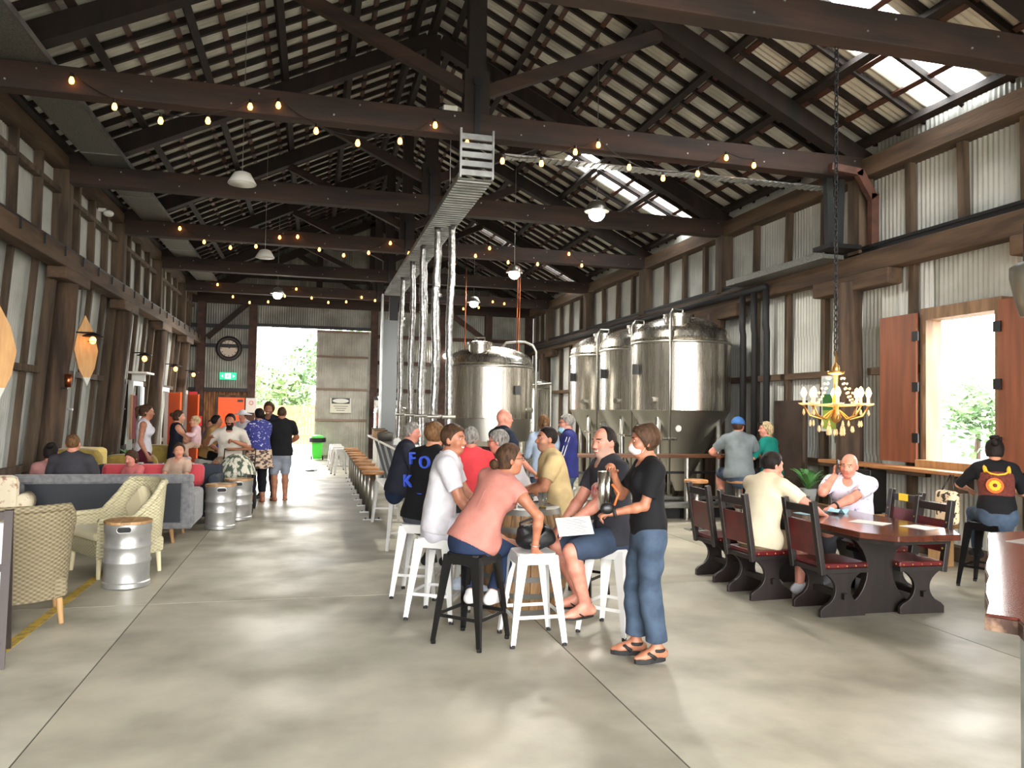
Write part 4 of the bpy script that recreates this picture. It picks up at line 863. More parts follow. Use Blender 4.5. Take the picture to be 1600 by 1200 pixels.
def wicker(label, m, loc, rz):
    # barrel-backed woven armchair, faces local -y
    t = thing('wicker_armchair', label, 'armchair', loc, rz); V = []; F = []; N = 40; Rw = 22
    def path(u):      # u 0..1 around the U from left arm front to right arm front
        a = PI*(u)
        if u < .25: return Vector((-.36, -.36+.5*(u/.25), 0))
        if u > .75: return Vector((.36, .14-.5*((u-.75)/.25), 0))
        b_ = PI*(1-(u-.25)/.5); return Vector((.36*math.cos(b_), .14+.22*math.sin(b_), 0))
    def top(u):
        d = abs(u-.5)*2
        return .90 if d < .36 else (.90-.33*min(1, (d-.36)/.3)**1.0 if d < .66 else .57-.02*(d-.66))
    for k in range(2):
        for i in range(N+1):
            u = i/N; p = path(u)
            for j in range(Rw+1):
                v = j/Rw; z = .2+(top(u)-.2)*v; fl = 1+.16*max(0, z-.3); q = Vector((p.x*fl, p.y*(fl if p.y > 0 else 1), z)); off = (.016 if k == 0 else -.016)
                n_ = Vector((p.x, p.y*1.1, 0)).normalized(); wv = .004*math.sin(u*N*PI)*(1 if j % 2 else -1); V.append(q+n_*(off+(wv if k == 0 else -wv)))
    A_ = (N+1)*(Rw+1)
    for i in range(N):
        for j in range(Rw):
            a = i*(Rw+1)+j; F.append((a, a+Rw+1, a+Rw+2, a+1)); F.append((A_+a, A_+a+1, A_+a+Rw+2, A_+a+Rw+1))
    ob('woven_shell', MB().add(V, F), m, t, True)
    ob('rolled_edge', MB().tube([(lambda p, z, fl: (p.x*fl, p.y*(fl if p.y > 0 else 1), z))(path(i/N), top(i/N), 1+.16*max(0, top(i/N)-.3)) for i in range(N+1)], .032, 8), m, t, True)
    ob('seat_base', MB().bx(-.36, .36, -.36, .3, .2, .36), m, t, bevel=.03)
    ob('seat_cushion', MB().bx(-.33, .33, -.37, .28, .36, .46), CREAMC, t, bevel=.04); ob('back_cushion', MB().box((.02, .2, .58), (.5, .12, .34), Matrix.Rotation(-.25, 3, 'X') @ Matrix.Rotation(.7, 3, 'Y')), CREAMC, t, bevel=.05)
    for sx in (-1, 1):
        for y in (-.32, .26): ob('leg', MB().cyl((sx*.31, y, .2), (sx*.33, y*1.03, 0), .024, .018), CREAMC if m is WICK2 else TIMBERP, t)
wicker('brown-grey wicker armchair seen from behind at the left edge', WICK, (-2.25, 6.85, 0), PI+.35)
wicker('pale wicker armchair with cream cushion behind the front keg', WICK2, (-1.90, 8.75, 0), -.95)
ALU = mat('keg_aluminium', (196, 196, 194), .38, metal=.75, col2=(170, 170, 168), scale=5)
LIDW = mat('keg_lid_timber', (190, 150, 104), .5, col2=(150, 110, 70), scale=3, stretch=(6, .6, 1))
def keg(x, y, label, rz=0):
    t = thing('keg_table', label, 'keg', (x, y, 0), rz, 'beer kegs used as side tables'); R = .205
    ob('shell', MB().lathe([(.19, .0), (R, .012), (R, .05), (R-.008, .06), (R-.008, .10), (R-.006, .22), (R+.004, .235), (R+.004, .25), (R-.006, .265), (R-.006, .36), (R+.004, .375), (R+.004, .39), (R-.006, .405), (R-.006, .5), (R, .51), (R, .59), (R-.01, .59)], n=40), ALU, t, auto=35)
    h = MB()
    for a in (-PI/2-.05, PI/2):
        c = Vector((math.cos(a), math.sin(a), 0)); s = Vector((-math.sin(a), math.cos(a), 0)); L = []
        for q in range(16): an = q*PI/8; L.append((.035*(1 if math.cos(an) > 0 else -1)+.024*math.cos(an), .024*math.sin(an)))
        h.prism(L, .012, frame(c*(R+.0)+Vector((0, 0, .55)), s, (0, 0, 1), c))
    ob('hand_slot', h, RUBBER, t)
    for a in (-.05-PI/2,):
        c = Vector((math.cos(a), math.sin(a), 0)); s = Vector((-math.sin(a), math.cos(a), 0)); ob('slot_rim', MB().tube([c*(R+.004)+Vector((0, 0, .55))+s*((.035 if math.cos(q*PI/8) > 0 else -.035)+.028*math.cos(q*PI/8))+Vector((0, 0, .028*math.sin(q*PI/8))) for q in range(16)], .005, 6, closed=True), ALU, t, True)
    for q in range(5): 
        x0 = -.21+.084*q; x1 = x0+.082; P = [(x, math.copysign(math.sqrt(max(0, .21**2-x*x)), s)) for s, xsq in ((-1, (x0, (x0+x1)/2, x1)), (1, (x1, (x0+x1)/2, x0))) for x in xsq]
        ob('lid_board', MB().prism(P, .025, Matrix.Translation((0, 0, .605))), LIDW if q % 2 else TIMBERP, t)
keg(-1.66, 7.98, 'silver beer keg with round timber lid, nearest one by the wicker armchair', .1); keg(-1.22, 11.5, 'silver beer keg with timber lid beside the grey sofa', .2); keg(-1.06, 12.35, 'silver beer keg half hidden behind another keg near the stroller', .1)
GREYF = mat('grey_fabric', (122, 122, 124), .9, col2=(98, 98, 101), scale=20, sheen=.2); NAVYB = mat('black_lining', (26, 30, 38), .6, bump=.5, bscale=4)
t = thing('grey_sofa', 'grey sofa with black back lining seen from behind', 'sofa', (-2.42, 10.75, 0))
ob('back_frame', MB().bx(-1.0, 1.0, -.48, -.34, .74, .85).bx(-1.0, -.86, -.48, -.34, .2, .75).bx(.86, 1.0, -.48, -.34, .2, .75).bx(-1., 1., -.48, -.34, .18, .26), GREYF, t, bevel=.03); ob('back_lining', MB().bx(-.88, .88, -.45, -.36, .22, .78), NAVYB, t); ob('back_cushion', MB().bx(-.92, .92, -.36, -.2, .4, .82), GREYF, t, bevel=.05)
ob('seat', MB().bx(-.95, .95, -.36, .45, .2, .44), GREYF, t, bevel=.05)
for s in (-1, 1):
    ob('armrest', MB().bx(s*.93-.09, s*.93+.09, -.44, .42, .2, .62), GREYF, t, bevel=.05)
    for y in (-.4, .38): ob('leg', MB().cyl((s*.75, y, .2), (s*.78, y, 0), .028, .02), TIMBERP, t)
FLOR = mat('floral_fabric', (206, 194, 168), .9, col2=(150, 110, 90), scale=14, lo=.56, hi=.66)
t = thing('floral_armchair', 'cream floral armchair with rolled arms at the left edge', 'armchair', (-3.5, 9.88, 0), .2); t.scale = (.8, .8, .95)
ob('back', MB().bx(-.4, .4, -.45, -.25, .15, .95), FLOR, t, bevel=.09); ob('seat', MB().bx(-.38, .38, -.4, .4, .12, .46), FLOR, t, bevel=.08)
for s in (-1, 1): ob('rolled_arm', MB().cyl((s*.42, -.4, .6), (s*.42, .42, .58), .12, n=16).bx(s*.42-.08, s*.42+.08, -.4, .4, .1, .58), FLOR, t, True)
MUST = mat('mustard_velvet', (158, 134, 58), .8, col2=(130, 108, 44), scale=8, sheen=.4); MUSTL = mat('mustard_light', (206, 182, 96), .8, sheen=.3)
def wing(label, loc, rz, hb=.98, tuft=False):
    t = thing('mustard_armchair', label, 'armchair', loc, rz, 'mustard armchairs')
    b = MB(); P = [(-.36, .3), (.36, .3), (.4, hb-.12), (.33, hb-.02), (.1, hb), (-.1, hb), (-.33, hb-.02), (-.4, hb-.12)]
    ob('back', b.prism(P, .14, frame((0, -.32, 0), (1, 0, 0), (0, -.12, 1), (0, -1, -.12))), MUST, t, bevel=.05)
    if tuft:
        for q in range(6): ob('button', MB().ell((-.2+.2*(q % 3), -.41, .6+.2*(q//3)), (.018, .012, .018), 8, 6), mat('tuft', (110, 90, 36), .8), t)
    ob('seat', MB().bx(-.34, .34, -.3, .36, .22, .45), MUST, t, bevel=.06)
    for s in (-1, 1):
        ob('armrest', MB().bx(s*.38-.06, s*.38+.06, -.32, .34, .2, .64), MUST, t, bevel=.04)
        for y in (-.28, .3): ob('leg', MB().cyl((s*.3, y, .22), (s*.32, y, 0), .025, .018), DARKWOOD, t)
    return t
t = wing('yellow wing armchair with a pale throw by the left wall', (-3.2, 13.1, 0), -.4, 1.05); ob('throw', MB().bx(-.22, .36, -.44, -.22, .45, 1.06), MUSTL, t, bevel=.06)
wing('mustard tub armchair with its back to us by the plants', (-2.86, 13.9, 0), .15, .92); wing('buttoned mustard armchair beside the person in the navy dress', (-2.85, 15.8, 0), .2, .98, True)
REDC = mat('red_cushion', (190, 66, 74), .9, sheen=.3)
t = thing('navy_sofa', 'low dark navy sofa facing us behind the grey sofa', 'sofa', (-2.22, 12.3, 0)); ob('back', MB().bx(-.9, .9, .2, .36, .1, .82), mat('navy_fabric', (44, 50, 60), .9), t, bevel=.04); ob('seat', MB().bx(-.86, .86, -.4, .25, .1, .42), mat('navy_fabric', (44, 50, 60)), t, bevel=.05); ob('armrest', MB().bx(.78, .92, -.42, .36, .1, .7), mat('navy_fabric', (44, 50, 60)), t, bevel=.04); ob('armrest', MB().bx(-.92, -.78, -.42, .36, .1, .7), mat('navy_fabric', (44, 50, 60)), t, bevel=.04)
for (x, lb) in ((-1.76, 'red cushion at the right end of the navy sofa'), (-2.26, 'red cushion in the middle of the navy sofa'), (-2.74, 'red cushion at the left end of the navy sofa')):
    t = thing('red_cushion', lb, 'cushion', (x, 12.36, .60), 0, 'red cushions'); ob('cushion', MB().box((0, 0, .07), (.42, .15, .34), Matrix.Rotation(-.2, 3, 'X')), REDC, t, bevel=.07)
# A-frame sign
t = thing('a_frame_sign', 'dark-framed A-board sign cut off at the left edge', 'sign', (-2.24, 5.78, 0), .25)
for s in (-1, 1):
    for x in (-.3, .3): ob('leg', MB().beam((x, s*.24, 0), (x, s*.02, .98), .05, .03, up=(0, 1, 0)), mat('sign_frame', (44, 32, 28), .6), t)
    for z in (.14, .62, .95): ob('cross_bar', MB().beam((-.3, s*(.24-.225*z), z), (.3, s*(.24-.225*z), z), .025, .05), mat('sign_frame', (44, 32, 28)), t)
    ob('panel', MB().beam((0, s*.212, .14), (0, s*.04, .9), .56, .008, up=(0, 1, 0)), mat('sign_panel', (176, 172, 176), .5), t)
# plants, coffee table, small things
PLANT = mat('pot_plant_leaf', (70, 122, 60), .6, col2=(46, 92, 40), scale=3)
def plant(x, y, z, r, n, label, seed, pot=True, m=PLANT):
    rg = random.Random(seed); t = thing('potted_plant', label, 'plant', (x, y, z))
    if pot: ob('pot', MB().lathe([(.08, 0), (.12, .22), (.11, .22), (.001, .2)], n=16), mat('pot_grey', (120, 124, 122), .7), t, True)
    for i in range(n):
        a = rg.uniform(0, 2*PI); h = rg.uniform(.5, 1)*r; sp = rg.uniform(.3, 1)*r; pts = []; c, s = math.cos(a), math.sin(a); W = .02+.012*rg.random(); V = []; F = []
        for k in range(7):
            u = k/6; p = Vector((c*sp*u, s*sp*u, .2+h*(1.5*u-.9*u*u))); wd = W*math.sin(PI*min(1, u*.9+.08)); V += [p+Vector((-s*wd, c*wd, 0)), p-Vector((-s*wd, c*wd, 0))]
        F = [(2*k, 2*k+1, 2*k+3, 2*k+2) for k in range(6)]; ob('leaf', MB().add(V, F), m, t, True)
plant(6.55, 9.2, .5, .45, 26, 'green palm plant on the low table behind the person on the phone', 5); plant(-3.4, 16.35, .3, .55, 26, 'green pot plant by the left wall behind the mustard armchair', 6); plant(-3.45, 11.9, .3, .4, 16, 'small green plant behind the floral armchair', 8)
t = thing('plant_table', 'small pine side table under the palm behind the person on the phone', 'table', (6.5, 9.2, 0)); ob('top', MB().bx(-.45, .35, -.3, .3, .46, .5), TIMBERP, t)
for sx in (-.4, .3):
    for sy in (-.25, .25): ob('leg', MB().bx(sx-.02, sx+.02, sy-.02, sy+.02, 0, .46), TIMBERP, t)
t = thing('coffee_table', 'low table with cups between the lounge seats', 'table', (-2.45, 13.25, 0)); ob('top', MB().bx(-.35, .35, -.2, .2, .66, .7), DARKWOOD, t)
for sx in (-.3, .3): ob('leg', MB().bx(sx-.02, sx+.02, -.15, .15, 0, .66), DARKWOOD, t)
for i, x in enumerate((-2.6, -2.45, -2.3)):
    t = thing('cup', 'small %s cup on the low lounge table' % ['white', 'dark blue', 'grey'][i], 'cup', (x, 13.2, .7)); ob('body', MB().lathe([(.001, 0), (.035, 0), (.045, .1), (.04, .1), (.03, .01), (.001, .01)], n=14), [WHITEPAINT, mat('cup_blue', (30, 40, 80), .4), GALV][i], t, True); ob('handle', MB().tube([(.04, 0, .08), (.07, 0, .07), (.07, 0, .04), (.038, 0, .03)], .006, 6), [WHITEPAINT, mat('cup_blue', (30, 40, 80)), GALV][i], t, True)
for i, (x, y) in enumerate(((3.3, 13.4), (4.2, 12.6), (5.0, 13.2))):
    t = thing('plastic_tub', 'white plastic tub on the floor behind the leaner, %s' % ['left one', 'middle one', 'right one'][i], 'tub', (x, y, 0)); ob('tub', MB().lathe([(.15, 0), (.18, .38), (.19, .38), (.19, .42), (.001, .42)], n=18), WHITEPAINT, t, True); ob('handle', MB().tube([(-.18, 0, .36), (0, -.21, .3), (.18, 0, .36)], .006, 6), GALV, t)
# stroller with leaf print hood
LEAFP = mat('leaf_print', (206, 202, 184), .9, col2=(70, 84, 70), scale=16, stretch=(1, 1, .5), lo=.46, hi=.54)
t = thing('baby_stroller', 'baby stroller with leaf-print hood in front of the person in off-white', 'stroller', (-1.18, 13.35, 0)); V = []; F = []; n1, n2 = 14, 9
for i in range(n1+1):
    for j in range(n2+1):
        a = PI*i/n1; e = .15+1.35*j/n2; V.append((.30*math.cos(a), -.05-.30*math.sin(a)*math.cos(e), .58+.36*math.sin(a)*math.sin(e)))
for i in range(n1):
    for j in range(n2): a = i*(n2+1)+j; F.append((a, a+1, a+n2+2, a+n2+1))
ob('hood', MB().add(V, F), LEAFP, t, True); ob('seat_shell', MB().bx(-.22, .22, -.28, .3, .38, .6), BLACKPAINT, t, bevel=.06); ob('apron', MB().box((0, -.26, .5), (.36, .06, .3), Matrix.Rotation(.3, 3, 'X')), LEAFP, t, bevel=.03)
ob('frame', MB().tube([(-.25, -.35, .2), (-.25, .3, .62), (-.25, .52, .98), (.25, .52, .98), (.25, .3, .62), (.25, -.35, .2)], .014, 8), STEELDK, t, True)
ob('handle_grip', MB().cyl((-.22, .52, .98), (.22, .52, .98), .022), mat('tan_grip', (140, 92, 60), .6), t)
for sx in (-1, 1):
    for y, r in ((-.38, .09), (.3, .14)): ob('wheel', MB().tube([(sx*.27, y+r*math.cos(q*PI/8), r+.015+r*math.sin(q*PI/8)) for q in range(16)], .02, 7, closed=True), RUBBER, t, True); ob('wheel_hub', MB().cyl((sx*.25, y, r+.015), (sx*.29, y, r+.015), r*.6), STEELDK, t)

# ---- small items far back and on the left wall
for i, (y, h_) in enumerate(((17.8, .16), (18.4, .18))):
    t = thing('cream_crate', 'pale timber crate on the far end of the long bar, %s' % ['nearer one', 'farther one'][i], 'crate', (1.5, y, 1.05)); ob('box', MB().bx(-.14, .14, -.12, .12, 0, h_), TIMBERP, t); ob('lid', MB().bx(-.15, .15, -.13, .13, h_, h_+.02), OLDWOOD, t)
t = thing('grey_tub', 'dark grey tub standing on the long bar', 'tub', (1.46, 16.2, 1.05)); ob('tub', MB().lathe([(.14, 0), (.17, .16), (.18, .16), (.15, .02), (.001, .02)], n=18), mat('tub_grey', (84, 82, 76), .6), t, True); ob('handle', MB().tube([(-.17, 0, .15), (0, -.12, .2), (.17, 0, .15)], .008, 6), BLACKPAINT, t, True)
for i, y in enumerate((11.6, 12.6, 14.2)):
    t = thing('napkin_holder', 'white napkin holder on the long bar, %s' % ['nearest', 'middle', 'farthest'][i], 'napkin holder', (1.5, y, 1.05)); ob('box', MB().bx(-.07, .07, -.05, .05, 0, .1), WHITEPAINT, t, bevel=.006); ob('napkins', MB().bx(-.05, .05, -.02, .02, .1, .125), WHITEPAINT, t)
t = thing('maroon_sign', 'tall maroon sign hung beside the white side door', 'sign', (-3.62, 17.5, 1.45)); ob('board', MB().bx(-.02, .02, -.2, .2, -.45, .45), mat('maroon_board', (100, 34, 38), .9, spec=.1), t); ob('edge', MB().bx(-.022, .022, -.22, -.2, -.46, .46), TIMBERP, t)
t = thing('wall_shelf', 'white bracket shelf above the white side door', 'shelf', (-3.55, 17.7, 2.35)); ob('board', MB().bx(-.15, .2, -.4, .4, 0, .04), WHITEPAINT, t); ob('bracket', MB().bx(-.15, .1, -.03, .03, -.15, 0), WHITEPAINT, t)
for i, y in enumerate((13.62, 17.15, 21.0)):
    t = thing('conduit', 'thin pale conduit pipe clipped up the left wall, %s' % ['nearest of three', 'middle of three', 'farthest of three'][i], 'conduit', (-3.62, y, 0)); ob('pipe', MB().tube([(-.2, 0, .3), (-.05, 0, 2.6), (.0, 0, 3.7)], .016, 8), GALV, t, True); ob('clip', MB().bx(-.16, -.08, -.03, .03, 1.6, 1.63), GALV, t)
t = thing('eave_camera', 'small pale dome camera under the left eave', 'camera', (-3.66, 15.0, 5.1)); ob('mount', MB().bx(-.12, .0, -.04, .04, .02, .08), WHITEPAINT, t); ob('dome', MB().ell((.04, 0, .0), (.09, .09, .06)), WHITEPAINT, t, True)
t = thing('paper_scrap', 'small scrap of card lying on the bright floor before the doorway', 'scrap', (-.02, 21.5, 0), .5); ob('card', MB().bx(-.12, .06, -.07, .07, 0.0, .03), BLACKPAINT, t); ob('card_light', MB().bx(.02, .16, -.06, .08, .01, .05), WHITEPAINT, t)
# ------------------------------------------------------------------ people: implicit bodies meshed by surface nets
def nrm(v): v = np.asarray(v, float); return v/max(1e-9, np.linalg.norm(v))
def surface_nets(f, org, h):
    s = f < 0
    nx, ny, nz = f.shape; acc = np.zeros((nx-1, ny-1, nz-1, 3), np.float32); cnt = np.zeros((nx-1, ny-1, nz-1), np.float32)
    for ax in range(3):
        a = [slice(None)]*3; b = [slice(None)]*3; a[ax] = slice(0, -1); b[ax] = slice(1, None); a, b = tuple(a), tuple(b)
        cr = s[a] != s[b]; idx = np.argwhere(cr)
        if not len(idx): continue
        fa = f[a][cr]; fb = f[b][cr]; t = fa/(fa-fb); pos = idx.astype(np.float32); pos[:, ax] += t
        o1, o2 = [q for q in range(3) if q != ax]
        for d1 in (0, -1):
            for d2 in (0, -1):
                c = idx.copy(); c[:, o1] += d1; c[:, o2] += d2
                ok = (c[:, 0] >= 0) & (c[:, 1] >= 0) & (c[:, 2] >= 0) & (c[:, 0] < nx-1) & (c[:, 1] < ny-1) & (c[:, 2] < nz-1)
                c = c[ok]; np.add.at(acc, (c[:, 0], c[:, 1], c[:, 2]), pos[ok]); np.add.at(cnt, (c[:, 0], c[:, 1], c[:, 2]), 1)
    act = cnt > 0; ids = -np.ones(act.shape, np.int64); ids[act] = np.arange(act.sum()); V = acc[act]/cnt[act][:, None]*h+org; Q = []
    for ax in range(3):
        a = [slice(None)]*3; b = [slice(None)]*3; a[ax] = slice(0, -1); b[ax] = slice(1, None); a, b = tuple(a), tuple(b)
        cr = s[a] != s[b]; idx = np.argwhere(cr)
        o1, o2 = [q for q in range(3) if q != ax]; ok = (idx[:, o1] > 0) & (idx[:, o2] > 0) & (idx[:, o1] < f.shape[o1]-1) & (idx[:, o2] < f.shape[o2]-1); idx = idx[ok]
        if not len(idx): continue
        neg = s[a][idx[:, 0], idx[:, 1], idx[:, 2]]; c = []
        for d1, d2 in ((0, 0), (-1, 0), (-1, -1), (0, -1)):
            k = idx.copy(); k[:, o1] += d1; k[:, o2] += d2; c.append(ids[k[:, 0], k[:, 1], k[:, 2]])
        q = np.stack(c, 1); flip = neg if ax != 1 else ~neg
        q[flip] = q[flip][:, ::-1]; Q.append(q)
    Q = np.concatenate(Q) if Q else np.zeros((0, 4), int)
    return V, Q[(Q >= 0).all(1)]
class SDF:
    """list of blended capsules / ellipsoids, evaluated only inside each primitive's own box"""
    def __init__(s): s.p = []; s.cut = []; s.fold = 0.0
    def cone(s, a, b, ra, rb=None, k=.02, sq=None, f=1.0, op='+', flat=False):
        s.p.append(('c', np.array(a, float), np.array(b, float), ra, ra if rb is None else rb, k, None if sq is None else nrm(sq), f, op, flat)); return s
    def ell(s, c, r, R=None, k=.02, op='+'):
        s.p.append(('e', np.array(c, float), np.array(r, float), np.eye(3) if R is None else np.array(R, float), k, op)); return s
    def plane(s, p, n): s.cut.append((np.array(p, float), nrm(n))); return s     # removes the side the normal points to
    def bounds(s):
        lo = np.full(3, 9e9); hi = -lo
        for q in s.p:
            if q[-1] == '-' or q[-2] == '-': continue
            if q[0] == 'c': r = max(q[3], q[4])*max(1, q[7]); lo = np.minimum(lo, np.minimum(q[1], q[2])-r); hi = np.maximum(hi, np.maximum(q[1], q[2])+r)
            else: r = q[2].max(); lo = np.minimum(lo, q[1]-r); hi = np.maximum(hi, q[1]+r)
        return lo, hi
    def mesh(s, h):
        lo, hi = s.bounds(); lo = lo-3*h-.01; hi = hi+3*h+.01; n = np.ceil((hi-lo)/h).astype(int)+1
        F = np.full(n, 1.0, np.float32); gx = [lo[i]+h*np.arange(n[i]) for i in range(3)]
        for q in s.p:
            if q[0] == 'c': a, b, ra, rb, k = q[1:6]; pad = max(ra, rb)*max(1, q[7])+k*1.5+3*h; l = np.minimum(a, b)-pad; u = np.maximum(a, b)+pad
            else: k = q[4]; pad = q[2].max()+k*1.5+3*h; l = q[1]-pad; u = q[1]+pad
            i0 = np.clip(((l-lo)/h).astype(int), 0, n); i1 = np.clip(((u-lo)/h).astype(int)+2, 0, n)
            if (i1 <= i0).any(): continue
            sl = tuple(slice(i0[i], i1[i]) for i in range(3)); X = gx[0][sl[0]][:, None, None]; Y = gx[1][sl[1]][None, :, None]; Z = gx[2][sl[2]][None, None, :]
            if q[0] == 'c':
                sq, fac, op, flat = q[6], q[7], q[8], q[9]; d = b-a; L2 = max(1e-9, d@d); px, py, pz = X-a[0], Y-a[1], Z-a[2]
                t0 = (px*d[0]+py*d[1]+pz*d[2])/L2; t = np.clip(t0, 0, 1); ex, ey, ez = px-t*d[0], py-t*d[1], pz-t*d[2]
                e2 = ex*ex+ey*ey+ez*ez
                if sq is not None: g = ex*sq[0]+ey*sq[1]+ez*sq[2]; e2 = e2-g*g+(g/fac)**2
                D = np.sqrt(np.maximum(e2, 0))-(ra+(rb-ra)*t)
                if flat: Ld = math.sqrt(L2); D = np.maximum(D, (t0-1)*Ld)
                if sq is not None and fac < 1: D = D*fac**.5
            else:
                op = q[5]; R = q[3]; c = q[1]; r = q[2]; px, py, pz = X-c[0], Y-c[1], Z-c[2]
                lx = (px*R[0, 0]+py*R[1, 0]+pz*R[2, 0])/r[0]; ly = (px*R[0, 1]+py*R[1, 1]+pz*R[2, 1])/r[1]; lz = (px*R[0, 2]+py*R[1, 2]+pz*R[2, 2])/r[2]
                m = np.sqrt(lx*lx+ly*ly+lz*lz); D = (m-1)*r.min()
            O = F[sl]
            if op == '+':
                if k > 1e-4: hh = np.clip(.5+.5*(O-D)/k, 0, 1); F[sl] = O*(1-hh)+D*hh-k*hh*(1-hh)
                else: F[sl] = np.minimum(O, D)
            else:
                if k > 1e-4: hh = np.clip(.5-.5*(O+D)/k, 0, 1); F[sl] = O*(1-hh)-D*hh+k*hh*(1-hh)
                else: F[sl] = np.maximum(O, -D)
        X = gx[0][:, None, None]; Y = gx[1][None, :, None]; Z = gx[2][None, None, :]
        if s.fold:
            F = F+s.fold*(np.sin(X*31+Z*19+2*np.sin(Y*13))*.6+np.sin(Y*37-Z*23+2*np.sin(X*11))*.6+np.sin((X+Y)*17+Z*41)*.4)
        for p, nn in s.cut: F = np.maximum(F, (X-p[0])*nn[0]+(Y-p[1])*nn[1]+(Z-p[2])*nn[2])
        return surface_nets(F.astype(np.float32), lo, h)
def npmesh(name, V, Q, mats, parent, mi=None):
    me = bpy.data.meshes.new(name); n = len(V); m = len(Q); me.vertices.add(n); me.vertices.foreach_set('co', np.ascontiguousarray(V, np.float32).ravel())
    me.loops.add(m*4); me.loops.foreach_set('vertex_index', np.ascontiguousarray(Q, np.int32).ravel()); me.polygons.add(m)
    me.polygons.foreach_set('loop_start', np.arange(0, m*4, 4, dtype=np.int32)); me.polygons.foreach_set('use_smooth', np.ones(m, bool))
    for k in mats: me.materials.append(k)
    if mi is not None: me.polygons.foreach_set('material_index', np.asarray(mi, np.int32))
    me.update(calc_edges=True); me.validate()
    o = bpy.data.objects.new(name, me); COL.objects.link(o); o.parent = parent; return o
def Rx(a): c, s = math.cos(a), math.sin(a); return np.array([[1, 0, 0], [0, c, -s], [0, s, c]])
def Ry(a): c, s = math.cos(a), math.sin(a); return np.array([[c, 0, s], [0, 1, 0], [-s, 0, c]])
def Rz(a): c, s = math.cos(a), math.sin(a); return np.array([[c, -s, 0], [s, c, 0], [0, 0, 1]])
def ik(a, t, l1, l2, pole):
    a, t = np.array(a, float), np.array(t, float); d = t-a; L = np.linalg.norm(d); mx = (l1+l2)*.995
    if L > mx: t = a+d/L*mx; d = t-a; L = mx
    u = d/max(L, 1e-6); x = (l1*l1-l2*l2+L*L)/(2*L); hgt = math.sqrt(max(0, l1*l1-x*x)); p = np.array(pole, float); p = p-u*(p@u); return a+u*x+nrm(p)*hgt, t
D2R = PI/180
SKIN = mat('skin_light', (196, 142, 114), .5, col2=(182, 124, 98), scale=18); SKIN2 = mat('skin_tan', (164, 108, 80), .5, col2=(146, 92, 68), scale=18); SKIN3 = mat('skin_rosy', (198, 136, 114), .5, col2=(184, 116, 98), scale=18)
LIPS = mat('lips', (176, 92, 84), .4); EYEW = mat('eye_white', (166, 152, 142), .7); EYED = mat('eye_dark', (36, 28, 24), .6); TEETH = mat('teeth', (232, 226, 214), .3)
def hairm(n, c): return mat('hair_'+n, c, .6, col2=tuple(int(x*.6) for x in c), scale=30, stretch=(2, 2, .5), bump=.6, bscale=60, spec=.15)
H_BR, H_DK, H_GR, H_BL, H_LB = hairm('brown', (74, 52, 36)), hairm('dark', (30, 24, 22)), hairm('grey', (150, 146, 140)), hairm('blonde', (206, 182, 140)), hairm('lightbrown', (116, 84, 54))
PERSONS = []
